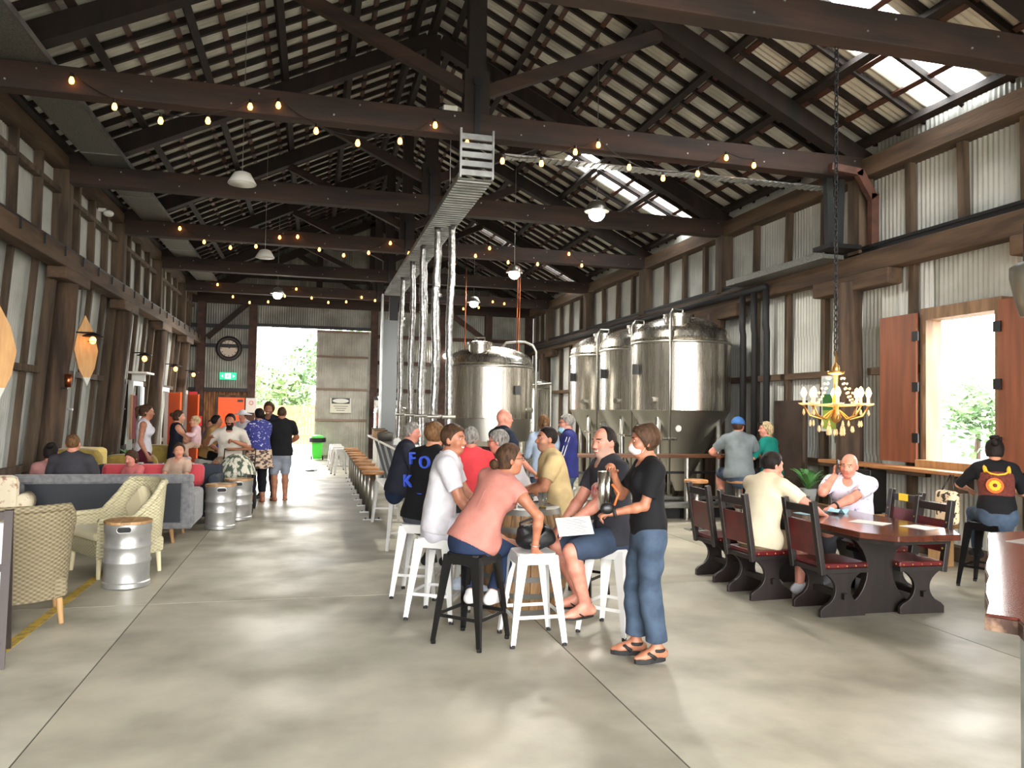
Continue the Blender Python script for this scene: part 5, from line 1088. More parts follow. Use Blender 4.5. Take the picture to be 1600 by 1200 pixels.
def person(label, loc, face, height=1.75, build=1.0, fem=False, seat=None, lean=0, side=0, twist=0, head=(0, 0, 0), handR=None, handL=None, poleR=None, poleL=None, curlR=.35, curlL=.35,
           footR=None, footL=None, kneeR=None, kneeL=None, skin=None, hair=None, shirt=None, legs=None, shoes=None, h=.012, smile=False, features=True, beard=None, brow=None, child=False, group=None, hdR=None, hdL=None, headscale=1.0, cat='person'):
    """local frame: +y is where the person faces, +x the person's right.  targets are local, or ('w',x,y,z) for a place in the hall"""
    S = height/1.75; rz = face*D2R; t = thing('person', label, cat, loc, rz, group); Li = Rz(-rz); skin = skin or SKIN
    def loc_(p):
        if p is None: return None
        if p[0] == 'h': return HP(*p[1:])
        if isinstance(p[0], str): return Li @ (np.array(p[1:], float)-np.array(loc, float))
        return np.array(p, float)
    bw = build
    thigh, shank = .43*S, .42*S; ua, fa = .285*S, .25*S
    fz = max([q[2] for q in (footR, footL) if q is not None and not isinstance(q[0], str)]+[.07*S])
    pz = fz+.862*S if seat is None else seat+.10*S
    pel = np.array([0, 0, pz]); B = Rz(-twist*D2R*.5) @ Rx(-lean*D2R) @ Ry(side*D2R); Bt = Rz(-twist*D2R) @ Rx(-lean*D2R*1.15) @ Ry(side*D2R)
    hw = (.095 if not fem else .10)*S; sw = (.185 if not fem else .165)*S*(.9 if child else 1)
    waist = pel+B @ np.array([0, 0, .19*S]); chest = waist+Bt @ np.array([0, .005, .19*S]); shc = chest+Bt @ np.array([0, -.005, .105*S]); nb = shc+Bt @ np.array([0, .0, .05*S])
    hipR, hipL = pel+np.array([hw, 0, -.02*S]), pel+np.array([-hw, 0, -.02*S]); shR, shL = shc+Bt @ np.array([sw, 0, 0]), shc+Bt @ np.array([-sw, 0, 0])
    # legs
    if seat is None: dR, dL = np.array([.10*S, .03, .07*S]), np.array([-.10*S, -.03, .07*S])
    else: dR, dL = np.array([.13*S, .42*S, max(.07*S, seat-.36*S)]), np.array([-.13*S, .40*S, max(.07*S, seat-.36*S)])
    fR = loc_(footR) if footR is not None else dR; fL = loc_(footL) if footL is not None else dL
    kpR = np.array(kneeR if kneeR is not None else (.15 if seat else .03, 1, .35 if seat else .0)); kpL = np.array(kneeL if kneeL is not None else (-.15 if seat else -.03, 1, .35 if seat else .0))
    knR, fR = ik(hipR, fR, thigh, shank, kpR); knL, fL = ik(hipL, fL, thigh, shank, kpL)
    # head
    Hh = Rz(-head[0]*D2R) @ Rx(-head[1]*D2R) @ Ry(head[2]*D2R); hs = S**.6*headscale if not child else .93*headscale
    hc = nb+Bt @ np.array([0, .012, .045*S])+Hh @ np.array([0, .02, .105*hs]); HP = lambda x, y, z: hc+Hh @ (np.array([x, y, z])*hs)
    # arms
    hR = loc_(handR) if handR is not None else shR+np.array([.08*S, .08*S, -.50*S]); hL = loc_(handL) if handL is not None else shL+np.array([-.08*S, .08*S, -.50*S])
    elR, hR = ik(shR, hR, ua, fa, np.array(poleR) if poleR is not None else np.array([.5, -1, -.5])); elL, hL = ik(shL, hL, ua, fa, np.array(poleL) if poleL is not None else np.array([-.5, -1, -.5]))
    fy = Bt @ np.array([0, 1, 0]); fp = B @ np.array([0, 1, 0]); dpt = .70
    def torso(s, g=0.0, neck=True):
        wr = (.150 if not fem else .132)*S*bw; cr = (.168 if not fem else .150)*S*(.5+.5*bw); pr_ = (.158 if not fem else .168)*S*(.4+.6*bw)
        s.cone(pel+np.array([0, -.005, -.02*S]), pel+B @ np.array([0, 0, .07*S]), pr_*.97+g, pr_+g, .03, fp, dpt+.06)
        s.cone(pel+B @ np.array([0, 0, .08*S]), waist, (pr_+wr)/2+g, wr+g, .05, fp, dpt+.05*(bw-1)*4); s.cone(waist, chest, wr+g, cr+g, .05, fy, dpt); s.cone(chest, chest+Bt @ np.array([0, 0, .07*S]), cr+g, cr*.88+g, .05, fy, dpt-.02)
        s.cone(shc+Bt @ np.array([sw*.75, 0, -.005]), shc+Bt @ np.array([-sw*.75, 0, -.005]), .062*S+g, .062*S+g, .05); s.cone(shc, nb if neck else shc+(nb-shc)*.62, .085*S+g, (.058 if neck else .070)*S+g, .05, flat=not neck)
        if bw > 1.12: s.ell(pel+B @ np.array([0, .07*S, .13*S]), np.array([.15, .12, .14])*S*bw**.5+g, B, .06)
        if fem and not child:
            for q in (-1, 1): s.ell(chest+Bt @ np.array([q*.075*S, .085*S, .0]), np.array([.066, .06, .066])*S+g, None, .04)
    def arm(s, sh, el, ha, g=0.0, a=0.0, b=2.0, k=.03, flat=False):
        # a..b along arm: 0..1 upper, 1..2 fore
        r = lambda u: (np.interp(u, [0, .35, 1, 1.25, 2], [.056, .052, .041, .043, .027])*S*(.45+.55*bw)*(.88 if fem else 1)+g)
        P = lambda u: sh+(el-sh)*u if u <= 1 else el+(ha-el)*(u-1)
        kn = [x for x in (0, .35, 1, 1.25, 2) if a < x < b]; us = [a]+kn+[b]
        for i in range(len(us)-1): s.cone(P(us[i]), P(us[i+1]), r(us[i]), r(us[i+1]), k if i == 0 else .02, flat=(flat and i == len(us)-2))
    def leg(s, hi, kn_, an, g=0.0, a=0.0, b=2.0, k=.03, flat=False):
        r = lambda u: (np.interp(u, [0, .5, 1, 1.3, 2], [.092 if g < .001 else .080, .075, .055, .057, .037])*S*(.5+.5*bw)*(1.04 if fem else 1)+g)
        P = lambda u: hi+(kn_-hi)*u if u <= 1 else kn_+(an-kn_)*(u-1)
        us = [a]+[x for x in (0, .5, 1, 1.3, 2) if a < x < b]+[b]
        for i in range(len(us)-1): s.cone(P(us[i]), P(us[i+1]), r(us[i]), r(us[i+1]), k, flat=(flat and i == len(us)-2))
    def toedir(an, kn_, yaw): 
        return np.array([math.sin(yaw), math.cos(yaw), 0.0])
    def foot(s, an, d, g=0.0, k=.02, sole=0.0):
        dn = np.array([0, 0, -1.0]); heel = an-d*.045*S+dn*.035*S; ball = an+d*.12*S+dn*.05*S; toe = an+d*.175*S+dn*.055*S
        s.cone(an, heel, .036*S+g, .034*S+g, k); s.cone(heel, ball, .034*S+g, .036*S+g, k); s.cone(an+d*.02*S, ball, .034*S+g, .03*S+g, k); s.cone(ball, toe, .036*S+g, .026*S+g, k, np.array([0, 0, 1]), .7)
    dRf, dLf = toedir(fR, knR, .2), toedir(fL, knL, -.2)
    # hands
    def hand(s, el, ha, curl, sgn, hd=None):
        d = nrm(ha-el) if hd is None else nrm(hd[0]); n_ = np.array([0, 0, -1.0]) if hd is None else nrm(hd[1])
        if abs(d@n_) > .9: n_ = np.array([-sgn, .2, 0.])
        n_ = nrm(n_-d*(n_@d)); w_ = np.cross(d, n_)*sgn*-1; k = S*(.92 if fem else 1)
        s.cone(ha-d*.01, ha+d*.075*k, .027*k, .040*k, .02, n_, .5)
        for q, (o, L) in enumerate(((-.030, .066), (-.010, .076), (.011, .072), (.030, .056))):
            b0 = ha+d*.075*k+w_*o*k; a1 = curl*1.0; d1 = d*math.cos(a1)+n_*math.sin(a1); m1 = b0+d1*L*.55*k; a2 = a1+curl*1.3; d2 = d*math.cos(a2)+n_*math.sin(a2)
            s.cone(b0, m1, .0095*k, .009*k, .006); s.cone(m1, m1+d2*L*.5*k, .009*k, .0075*k, .004)
        b0 = ha+d*.02*k-w_*.028*k; d1 = nrm(d*.6-w_*.7+n_*.35); m1 = b0+d1*.042*k; d2 = nrm(d*.85-w_*.25+n_*.4*curl*2); s.cone(b0, m1, .013*k, .011*k, .01); s.cone(m1, m1+d2*.034*k, .0105*k, .009*k, .004)
        return ha+d*.06*k
    # ---- skin body, one surface
    s = SDF(); torso(s); arm(s, shR, elR, hR); arm(s, shL, elL, hL); leg(s, hipR, knR, fR); leg(s, hipL, knL, fL); foot(s, fR, dRf); foot(s, fL, dLf)
    hand(s, elR, hR, curlR, 1, hdR); hand(s, elL, hL, curlL, -1, hdL)
    s.cone(nb-Bt @ np.array([0, 0, .03*S]), HP(0, -.02, -.045), .056*S*(.9 if fem else 1)*(.5+.5*bw), .052*S*(.9 if fem else 1), .03)
    fat = 1+.35*max(0, bw-1)
    s.ell(HP(0, -.012, .025), np.array([.074, .094, .092])*hs, Hh, .02).ell(HP(0, .028, -.035), np.array([.058*fat, .062, .078])*hs, Hh, .035).ell(HP(0, .058, -.088), np.array([.026*fat, .022, .018])*hs, Hh, .03)
    s.cone(HP(0, .084, .012), HP(0, .106, -.022), .009*hs, .014*hs, .012); s.ell(HP(.012, .097, -.026), np.array([.008, .009, .007])*hs, Hh, .008).ell(HP(-.012, .097, -.026), np.array([.008, .009, .007])*hs, Hh, .008)
    for q in (-1, 1):
        s.ell(HP(q*.078, -.008, -.008), np.array([.010, .020, .031])*hs, Hh @ Rz(q*.35), .008); s.ell(HP(q*.031, .092, .014), np.array([.017, .012, .011])*hs, Hh, .012, '-'); s.cone(HP(q*.014, .084, .032), HP(q*.048, .072, .032), .009*hs, .008*hs, .012)
        s.ell(HP(q*.04, .06, -.025), np.array([.024*fat, .022, .022])*hs, Hh, .025)
    s.ell(HP(0, .083, -.052), np.array([.024, .010, .006])*hs, Hh, .006).ell(HP(0, .082, -.063), np.array([.020, .010, .007])*hs, Hh, .006)
    V, Q = s.mesh(h)
    fc = V[Q].mean(1); lp = (fc-hc) @ Hh/hs; mi = np.zeros(len(Q), int)
    if features:
        mw = .026 if not smile else .030; zc_ = -.057+(lp[:, 0]**2*(14 if smile else 3))
        mi[(lp[:, 1] > .06) & (np.abs(lp[:, 0]) < mw) & (np.abs(lp[:, 2]-zc_) < (.011 if not smile else .012))] = 1
        if smile: mi[(lp[:, 1] > .06) & (np.abs(lp[:, 0]) < mw*.8) & (np.abs(lp[:, 2]-zc_) < .005)] = 3
        mi[(lp[:, 1] > .05) & (np.abs(np.abs(lp[:, 0])-.032) < .018) & (np.abs(lp[:, 2]-.036) < .0045) & (h < .011)] = 2
        if beard is not None: mi[(lp[:, 1] > -.005) & (lp[:, 2] < -.03) & (lp[:, 2] > -.16) & (mi == 0) & (np.abs(lp[:, 0]) < .09) & ((np.abs(lp[:, 0]) > .034) | (lp[:, 2] < -.062) | (np.abs(lp[:, 2]+.042) < .007))] = 4
    brm = brow or (hair[1] if hair else H_BR); body = npmesh('body', V, Q, [skin, LIPS, brm, TEETH, beard or brm], t, mi)
    if features:
        for q in (-1, 1):
            c = HP(q*.031, .0725, .013); e = MB().ell(c, (.0115*hs,)*3, 10, 8); e.mi(1).ell(HP(q*.031, .0785, .013), (.0066*hs,)*3, 8, 6); ob('eye', e, [EYEW, EYED], body, True)
    # ---- hair
    if hair is not None:
        st, hm = hair[0], hair[1]; g = SDF(); g.fold = .0032 if st != 'shaved' else 0; gr = .012 if st not in ('shaved', 'thin') else .004
        if st == 'curly': gr = .022; g.fold = .006
        g.ell(HP(0, -.014, .028), (np.array([.076, .096, .094])+gr)*hs, Hh, .02)
        if st in ('long', 'ponytail', 'bun', 'bob'): g.ell(HP(0, -.045, -.03), (np.array([.072, .062, .075])+gr*.7)*hs, Hh, .02)
        g.ell(HP(0, .09, -.035), np.array([.125, .098, .118 if st not in ('long', 'bob') else .10])*hs, Hh, .01, '-')
        zl = {'long': -.2, 'bob': -.13}.get(st, -.075)
        g.plane(HP(0, .074, .078), Hh @ nrm((0, 1, -.46 if st not in ('thin',) else -1.4))) if st != 'thin' else g.plane(HP(0, .02, .07), Hh @ nrm((0, 1, .25)))
        g.plane(HP(0, 0, zl), Hh @ np.array([0, 0, -1.]))
        if st == 'long': g.cone(HP(0, -.06, .0), HP(0, -.075, -.2), .07*hs, .05*hs, .03, Hh @ np.array([1., 0, 0]), 1.3)
        V, Q = g.mesh(min(h, .010)); ho = npmesh('hair', V, Q, [hm], body)
        if st == 'bun': ob('hair_bun', MB().ell(HP(0, -.125, .03 if len(hair) < 3 else hair[2]), (.042*hs, .045*hs, .042*hs)), hm, ho, True)
        if st == 'ponytail': g = SDF(); g.cone(HP(0, -.10, .07), HP(0, -.15, .03), .03*hs, .036*hs, .02).cone(HP(0, -.15, .03), HP(0, -.145, -.11), .036*hs, .016*hs, .02); g.fold = .003; V, Q = g.mesh(.010); npmesh('pony_tail', V, Q, [hm], ho)
    # ---- clothes
    info = dict(t=t, body=body, HP=HP, Hh=Hh, hs=hs, S=S, hR=hR, hL=hL, elR=elR, elL=elL, shR=shR, shL=shL, fR=fR, fL=fL, dRf=dRf, dLf=dLf, chest=chest, waist=waist, pel=pel, B=B, Bt=Bt, nb=nb, shc=shc, fy=fy, sw=sw, knR=knR, knL=knL, loc_=loc_)
    if shirt is not None:
        m, sl, hem = shirt[0], shirt[1], shirt[2]; s = SDF(); s.fold = .0028; g = .014 if len(shirt) < 4 else shirt[3]; torso(s, g, False)
        if hem > .06: s.cone(pel+B @ np.array([0, 0, -.02]), pel+np.array([0, 0, -hem*1.0]), .165*S*(.4+.6*bw)+g, .17*S*(.4+.6*bw)+g+hem*.08, .03, fp, dpt+.1)
        ln = {'none': 0, 'cap': .28, 'short': .72, 'half': 1.0, 'long': 1.93}[sl]
        for a_, b_, c_ in ((shR, elR, hR), (shL, elL, hL)):
            if ln: arm(s, a_, b_, c_, g=.014 if sl != 'short' else .018, b=ln, k=.03, flat=True)
            else: s.plane(a_+(a_-shc)*.02, nrm(a_-shc))
        if hem > .045:
            for a_, b_ in ((hipR, knR), (hipL, knL)): s.cone(a_, a_+(b_-a_)*.10, .104*S*(.5+.5*bw)+g, None, .03)
        s.plane(pel+B @ np.array([0, 0, -hem]), B @ np.array([0, 0, -1.]))
        s.ell(nb+Bt @ np.array([0, .05*S, -.005]), np.array([.062, .075, .062])*S*(1.25 if sl == 'none' else 1.0), None, .006, '-')
        V, Q = s.mesh(min(h, .013)); sh_ = npmesh('top' if sl in ('none', 'cap') else 'shirt', V, Q, [m], t); info['shirt'] = sh_
    if legs is not None:
        m, kind = legs[0], legs[1]; s = SDF(); s.fold = .002
        g, b = {'jeans': (.013, 1.93), 'wide': (.013, 1.86), 'leggings': (.006, 1.72), 'shorts': (.022, .98), 'shortshorts': (.016, .45), 'skirt': (.02, .9)}[kind]
        pr_ = (.160 if not fem else .170)*S*(.4+.6*bw)
        s.cone(pel+np.array([0, -.005, -.04*S]), pel+B @ np.array([0, 0, .075*S]), pr_+.010, pr_+.006, .03, fp, dpt+.06)
        for a_, k_, c_ in ((hipR, knR, fR), (hipL, knL, fL)): leg(s, a_, k_, c_, g=g, b=b, k=.04, flat=True)
        if kind == 'wide':
            for a_, k_, c_ in ((hipR, knR, fR), (hipL, knL, fL)): s.cone(a_+(k_-a_)*.6, k_+(c_-k_)*.86, .066*S, .084*S, .02, flat=True)
        s.plane(pel+B @ np.array([0, 0, .10*S]), B @ np.array([0, 0, 1.]))
        V, Q = s.mesh(min(h, .013)); info['legs'] = npmesh({'jeans': 'trousers', 'wide': 'jeans', 'leggings': 'leggings', 'shorts': 'shorts', 'shortshorts': 'shorts', 'skirt': 'skirt'}[kind], V, Q, [m], t)
    if shoes is not None:
        m, kind = shoes
        for an, d in ((fR, dRf), (fL, dLf)):
            if kind == 'shoe':
                s = SDF(); foot(s, an, d, .010); s.plane(an+np.array([0, 0, .045*S]), (0, 0, 1)); s.plane(an+np.array([0, 0, -.075*S]), (0, 0, -1)); V, Q = s.mesh(min(h, .011)); so_ = npmesh('shoe', V, Q, [m], t)
            else:
                th = .016 if kind == 'thong' else .035; sx = np.cross(d, (0, 0, 1)); zt = -.078*S; c = an+np.array([0, 0, zt]); P = []
                for q in range(18):
                    a = q*PI/9; y = .065+.135*math.cos(a); P.append((.044*math.sin(a)*(1.05 if y > .07 else .85)*S, y*S))
                so_ = ob('sandal', MB().prism(P, th, frame(c, sx, d, (0, 0, 1))), m, t, bevel=.004)
                tt = c+d*.14*S+np.array([0, 0, th/2])
                for q in (-1, 1): ob('strap', MB().tube([tt+np.array([0, 0, .005]), tt-d*.05*S+sx*q*.03*S+np.array([0, 0, .035*S]), tt-d*.10*S+sx*q*.045*S], .007 if kind == 'thong' else .014, 6), m, so_, True)
                if kind == 'platform': ob('ankle_strap', MB().tube([an+np.array([.046*S*math.cos(a), .046*S*math.sin(a), -.005]) for a in [q*PI/6 for q in range(12)]], .012, 6, closed=True), m, so_, True)
    PERSONS.append(info); return info
def lens_pair(I, m, label='spectacles', dark=False):
    b = MB(); HP = I['HP']; hs = I['hs']; Hh = Matrix(I['Hh'].tolist())
    for q in (-1, 1):
        b.tube([Vector(HP(q*.033+.022*math.cos(a), .100, .012+.016*math.sin(a))) for a in [k*PI/6 for k in range(12)]], .0022, 5, closed=True); b.tube([Vector(HP(q*.055, .099, .016)), Vector(HP(q*.077, .05, .014)), Vector(HP(q*.083, -.01, .008))], .002, 5)
    b.tube([Vector(HP(-.011, .101, .014)), Vector(HP(.011, .101, .014))], .002, 5); ob('spectacles', b, m, I['body'])
def mask_on(I, m, low=False):
    s = SDF(); HP = I['HP']; hs = I['hs']; z = -.045 if not low else -.095; s.ell(HP(0, .045, z), np.array([.060, .064, .062])*hs, I['Hh'], .01).cone(HP(0, .09, z+.02), HP(0, .098, z), .018*hs, .02*hs, .02); s.plane(HP(0, .03, 0), I['Hh'] @ np.array([0, -1., 0])); s.plane(HP(0, 0, z+.05), I['Hh'] @ np.array([0, -.3, 1.])); V, Q = s.mesh(.008); o = npmesh('face_mask', V, Q, [m], I['body'])
    for q in (-1, 1): ob('ear_loop', MB().tube([Vector(HP(q*.056, .04, z+.03)), Vector(HP(q*.078, .0, .012)), Vector(HP(q*.082, -.02, .0)), Vector(HP(q*.06, .03, z-.03))], .002, 5), m, o)
def bracelet(I, el, ha, m, r=.031, u=.93, name='wrist_band', w_=.012):
    a = Vector((el+(ha-el)*u).tolist()); d = Vector((ha-el).tolist()).normalized(); x = d.orthogonal().normalized(); y = d.cross(x); ob(name, MB().tube([a+(x*math.cos(q*PI/8)+y*math.sin(q*PI/8))*r*I['S'] for q in range(16)], w_, 6, closed=True), m, I['t'], True)
def cloth(n, c, c2=None, sc=6, **k): return mat('cloth_'+n, c, .85, col2=c2 or tuple(int(x*.85) for x in c), scale=sc, bump=.2, bscale=14, spec=.2, **k)
# ------------------------------------------------------------------ the people in the hall
NEAR, MID, FAR = .0085, .012, .016
DENIM = cloth('denim', (66, 80, 98), (48, 60, 76), 9); DKDENIM = cloth('dark_denim', (34, 46, 72)); WHITE = cloth('white', (204, 202, 208)); BLACKT = cloth('black', (20, 20, 23)); NAVY = cloth('navy', (40, 43, 56))
# woman in the pink top, leaning over from the black stool
pk = person('person in a sleeveless pink top leaning over from the black stool', (1.17, 5.66, 0), -38, 1.66, 1.05, True, seat=.66, lean=22, side=16, twist=10, head=(50, 2, 0), handR=('w', 1.60, 5.47, .70), poleR=(1, -.2, .3), curlR=.6,
            hdR=((-.1, .25, -1), (-.2, 1, .1)), handL=('w', 1.42, 6.05, .72), footR=(.10, .16, .32), footL=(-.10, .20, .30), skin=SKIN2, hair=('bun', H_BR, -.04), shirt=(cloth('pink', (180, 118, 107)), 'cap', .055), legs=(DKDENIM, 'jeans'), shoes=(cloth('white_shoe', (224, 222, 220)), 'shoe'), h=NEAR, smile=True)
lens_pair(pk, BLACKPAINT); bracelet(pk, pk['elR'], pk['hR'], GALV, .036, .9, 'bracelet', .004)
ob('back_seam', MB().tube([Vector((pk['pel']+pk['B'] @ np.array([0, -.132, -.04])).tolist()), Vector((pk['waist']+pk['Bt'] @ np.array([0, -.112, 0])).tolist()), Vector((pk['chest']+pk['Bt'] @ np.array([0, -.128, 0])).tolist()), Vector((pk['shc']+pk['Bt'] @ np.array([0, -.085, .0])).tolist())], .003, 5), cloth('pink', (180, 118, 107)), pk['shirt'])
ob('scrunchie', MB().ell(Vector(pk['HP'](0, -.105, -.02).tolist()), (.03, .03, .03)), cloth('scrunch', (206, 120, 130)), pk['body'], True)
t = thing('handbag', 'slouchy black leather handbag on the white stool', 'bag', (1.66, 5.67, .66))
s = SDF(); s.fold = .005; s.ell((0, 0, .07), (.15, .10, .075), None, .03).ell((.04, -.02, .13), (.09, .075, .05), None, .03).ell((-.07, .01, .13), (.07, .06, .06), None, .02).ell((.02, .01, .18), (.06, .04, .03), Ry(.4), .02).ell((.0, -.06, .13), (.05, .03, .02), Ry(-.5), .01, '-'); s.plane((0, 0, .0), (0, 0, -1)); V, Q = s.mesh(.008); npmesh('pouch', V, Q, [LEATH], t)
ob('strap', MB().tube([(-.12, 0, .12), (-.13, -.03, .20), (-.05, -.05, .235), (.05, -.03, .20), (.10, 0, .14)], .009, 8), LEATH, t, True); ob('zip', MB().tube([(-.1, -.03, .175), (0, -.02, .2), (.1, -.02, .175)], .004, 5), GALV, t)
# man in white polo
po = person('person in a white polo shirt and pale shorts on a white stool', (1.02, 6.38, 0), -102, 1.80, 1.0, seat=.66, lean=8, head=(26, 3, 0), handR=(.22, .36, .80), poleR=(.7, -.6, -.6), handL=(-.14, .40, .80), footR=(.12, .22, .32), footL=(-.14, .28, .30), skin=SKIN2, hair=('short', H_BR), shirt=(WHITE, 'short', .06), legs=(cloth('pale_shorts', (206, 204, 214)), 'shorts'), shoes=(cloth('pale_shoe', (190, 200, 216)), 'shoe'), h=NEAR, smile=True)
for q in (-1, 1):
    I = po; c = lambda x, y, z: Vector((I['nb']+I['Bt'] @ np.array([x, y, z])).tolist())
    ob('collar', MB().add([c(q*.005, .085, -.055), c(q*.05, .09, -.045), c(q*.085, .02, .0), c(q*.06, -.02, .03), c(q*.045, .04, .015)], [(0, 1, 2, 3, 4)]), WHITE, po['shirt'])
ob('collar_back', MB().tube([c(-.062, -.0, .02), c(-.04, -.055, .03), c(0, -.07, .032), c(.04, -.055, .03), c(.062, 0, .02)], .014, 6), WHITE, po['shirt'], True)
# man in black jersey
je = person('person in a black jersey with blue letters, back to us', (1.0, 7.16, 0), -48, 1.82, 1.05, seat=.66, lean=9, side=3, head=(-12, 0, 0), handR=(.2, .4, .8), handL=(-.2, .4, .8), footR=(.12, .25, .32), footL=(-.12, .25, .3), skin=SKIN, hair=('short', H_LB), shirt=(BLACKT, 'cap', .08), legs=(cloth('grey_short', (70, 72, 80)), 'shorts'), shoes=(RUBBER, 'shoe'), h=.010)
BLUEL = mat('blue_letter', (54, 84, 200), .7)
for ch_, x, z in (('F', -.10, .04), ('O', .055, .02), ('K', -.105, -.17), ('_', .03, -.20)):
    p = je['chest']+je['Bt'] @ np.array([-x*-1, -.150, z+.02]); o = text_part('jersey_letter', ch_, .16, BLUEL, je['shirt'], Vector(p.tolist()), (PI/2+.10, 0, 0), ext=.014)
# flip-flop man with paper
ff = person('person in a printed dark tee, navy shorts and thongs holding a paper', (2.33, 5.72, 0), 93, 1.82, 1.08, seat=.66, lean=6, head=(-20, 6, 0), handR=(.16, .40, .80), handL=(-.12, .42, .86), poleR=(.5, -.6, -.9), poleL=(-.6, -.7, -.7), footR=(.06, .26, .26), footL=(-.14, .30, .24), skin=SKIN3, hair=('thin', H_DK), shirt=(cloth('charcoal', (52, 52, 58)), 'short', .07), legs=(cloth('navy_short', (58, 70, 90)), 'shorts'), shoes=(RUBBER, 'thong'), h=NEAR, smile=True, beard=mat('stubble', (176, 140, 124), .8))
bracelet(ff, ff['elL'], ff['hL'], RUBBER, .033, .9)
c = ff['chest']; f_ = ff['fy']; P = c+ff['Bt'] @ np.array([-.03, .140, -.06])
ob('tee_print', MB().ell(Vector(P.tolist()), (.085, .02, .10), 14, 8), mat('print_red', (206, 62, 60), .8, col2=(226, 206, 200), scale=22), ff['shirt'], True)
t = thing('menu_paper', 'white printed menu sheet held by the person in navy shorts', 'paper', onY(898, 822, 5.47), .05); Rm = Matrix.Rotation(.95, 3, 'X') @ Matrix.Rotation(-.10, 3, 'Y')
ob('sheet', MB().box((0, 0, 0), (.27, .15, .002), Rm), WHITEPAINT, t)
for q in range(9): ob('text_line', MB().box(Rm @ Vector((-.01-.008*(q % 3), -.055+.0135*q, .0015)), (.21-.02*(q % 3), .005, .0008), Rm), mat('ink_grey', (150, 150, 150), .8), t)
# waitress
wt = person('standing person in black tee, blue jeans and face mask carrying steel cups', (2.27, 4.97, 0), 84, 1.58, .96, True, head=(4, 4, 0), handL=('w', 1.98, 4.93, 1.02), poleL=(-.3, -1, -.6), handR=('w', 2.05, 5.08, 1.28), poleR=(.6, -.6, -.8), curlL=.9, curlR=.8, footR=(.08, .05, .105), footL=(-.08, -.05, .105), skin=SKIN2, hair=('curly', H_BR), shirt=(BLACKT, 'short', .03), legs=(DENIM, 'wide'), shoes=(RUBBER, 'platform'), h=NEAR)
mask_on(wt, cloth('mask_pale', (226, 214, 212))); bracelet(wt, wt['elL'], wt['hL'], RUBBER, .032, .9, 'wrist_watch')
t = thing('metal_tumbler', 'stack of shiny steel cups held by the masked person in jeans', 'tumbler', (1.93, 4.98, 1.04)); ob('cup', MB().lathe([(.024, 0), (.031, .26), (.028, .26), (.001, .25)], n=20), STAIN, t, True); ob('second_cup', MB().lathe([(.018, 0), (.022, .25), (.001, .25)], (.05, .02, .01), n=16), STAIN, t, True)
t = thing('card_reader', 'small black round gadget in the hand of the masked person', 'gadget', (1.93, 4.88, 1.06)); ob('body', MB().ell((0, 0, 0), (.05, .03, .04)), BLACKPAINT, t, True); ob('orange_strap', MB().tube([(0.05, .0, .02), (.08, .0, .1), (.04, .02, .16)], .008, 6), mat('orange_strap', (210, 96, 40), .6), t, True)
# beige man
be = person('person in a beige tee sitting behind the barrel', (2.33, 7.12, 0), 82, 1.76, 1.1, seat=.66, lean=10, head=(-10, 0, 0), handR=(.1, .4, .92), handL=(-.18, .42, .9), poleL=(-.8, -.5, -.5), skin=SKIN2, hair=('shaved', H_DK), shirt=(cloth('beige', (196, 172, 126)), 'short', .07), legs=(cloth('dark_short', (50, 48, 50)), 'shorts'), shoes=(RUBBER, 'shoe'), h=.010, beard=mat('stubble2', (140, 98, 76), .8))
wh = person('person in a loose white shirt and spectacles bending behind the barrel', (2.14, 7.75, 0), 72, 1.74, 1.1, seat=.66, lean=22, head=(6, 8, 0), handR=(.25, .4, .95), handL=(-.25, .4, .95), skin=SKIN3, hair=('short', H_GR), shirt=(WHITE, 'short', .15), legs=(cloth('grey_trouser', (80, 80, 86)), 'jeans'), shoes=(RUBBER, 'shoe'), h=MID); lens_pair(wh, BLACKPAINT)
rd = person('person in a coral red shirt seated with back to us', (1.56, 7.75, 0), -18, 1.68, 1.1, seat=.66, lean=6, handR=(.2, .4, .9), handL=(-.2, .4, .9), skin=SKIN3, hair=('short', H_GR), shirt=(cloth('coral', (222, 70, 76)), 'short', .08), legs=(NAVY, 'jeans'), shoes=(RUBBER, 'shoe'), h=MID, features=False)
pt = person('dark-haired woman with a ponytail pointing across the table', (1.46, 7.05, 0), -60, 1.6, .95, True, seat=.62, lean=6, head=(0, 4, 0), handL=('w', 1.52, 6.8, 1.18), poleL=(-.6, -.4, -1), handR=(.1, .4, .85), skin=SKIN2, hair=('ponytail', H_DK), shirt=(cloth('coral', (222, 70, 76)), 'short', .06), legs=(NAVY, 'jeans'), shoes=(RUBBER, 'shoe'), h=MID) if False else None
nv = person('person in a navy jacket leaning forward on the white bench', (1.0, 9.45, 0), -92, 1.74, 1.02, seat=.66, lean=12, head=(18, 10, 0), handR=(.12, .42, .98), handL=(-.14, .42, .98), poleR=(.5, -.5, -1), skin=SKIN3, hair=('short', H_GR), shirt=(NAVY, 'long', .07), legs=(DKDENIM, 'jeans'), shoes=(RUBBER, 'shoe'), h=MID)
bd_ = person('person in a dark navy shirt standing in front of the round vessel', (2.22, 9.1, 0), -75, 1.74, 1.1, head=(8, 2, 0), handR=(.2, .3, 1.0), handL=(-.2, .3, 1.0), skin=SKIN3, hair=None, shirt=(cloth('darknavy', (34, 40, 54)), 'short', .08), legs=(NAVY, 'jeans'), shoes=(RUBBER, 'shoe'), h=MID)
rb = person('person with a black hair ribbon and pale blue shirt, back to us', (3.12, 10.3, 0), -5, 1.66, 1.0, True, hair=('bun', H_LB, -.03), head=(5, 0, 0), handR=(.15, .3, 1.08), handL=(-.15, .3, 1.08), shirt=(cloth('paleblue', (168, 184, 204)), 'long', .08), legs=(DENIM, 'jeans'), shoes=(RUBBER, 'shoe'), h=MID, features=False)
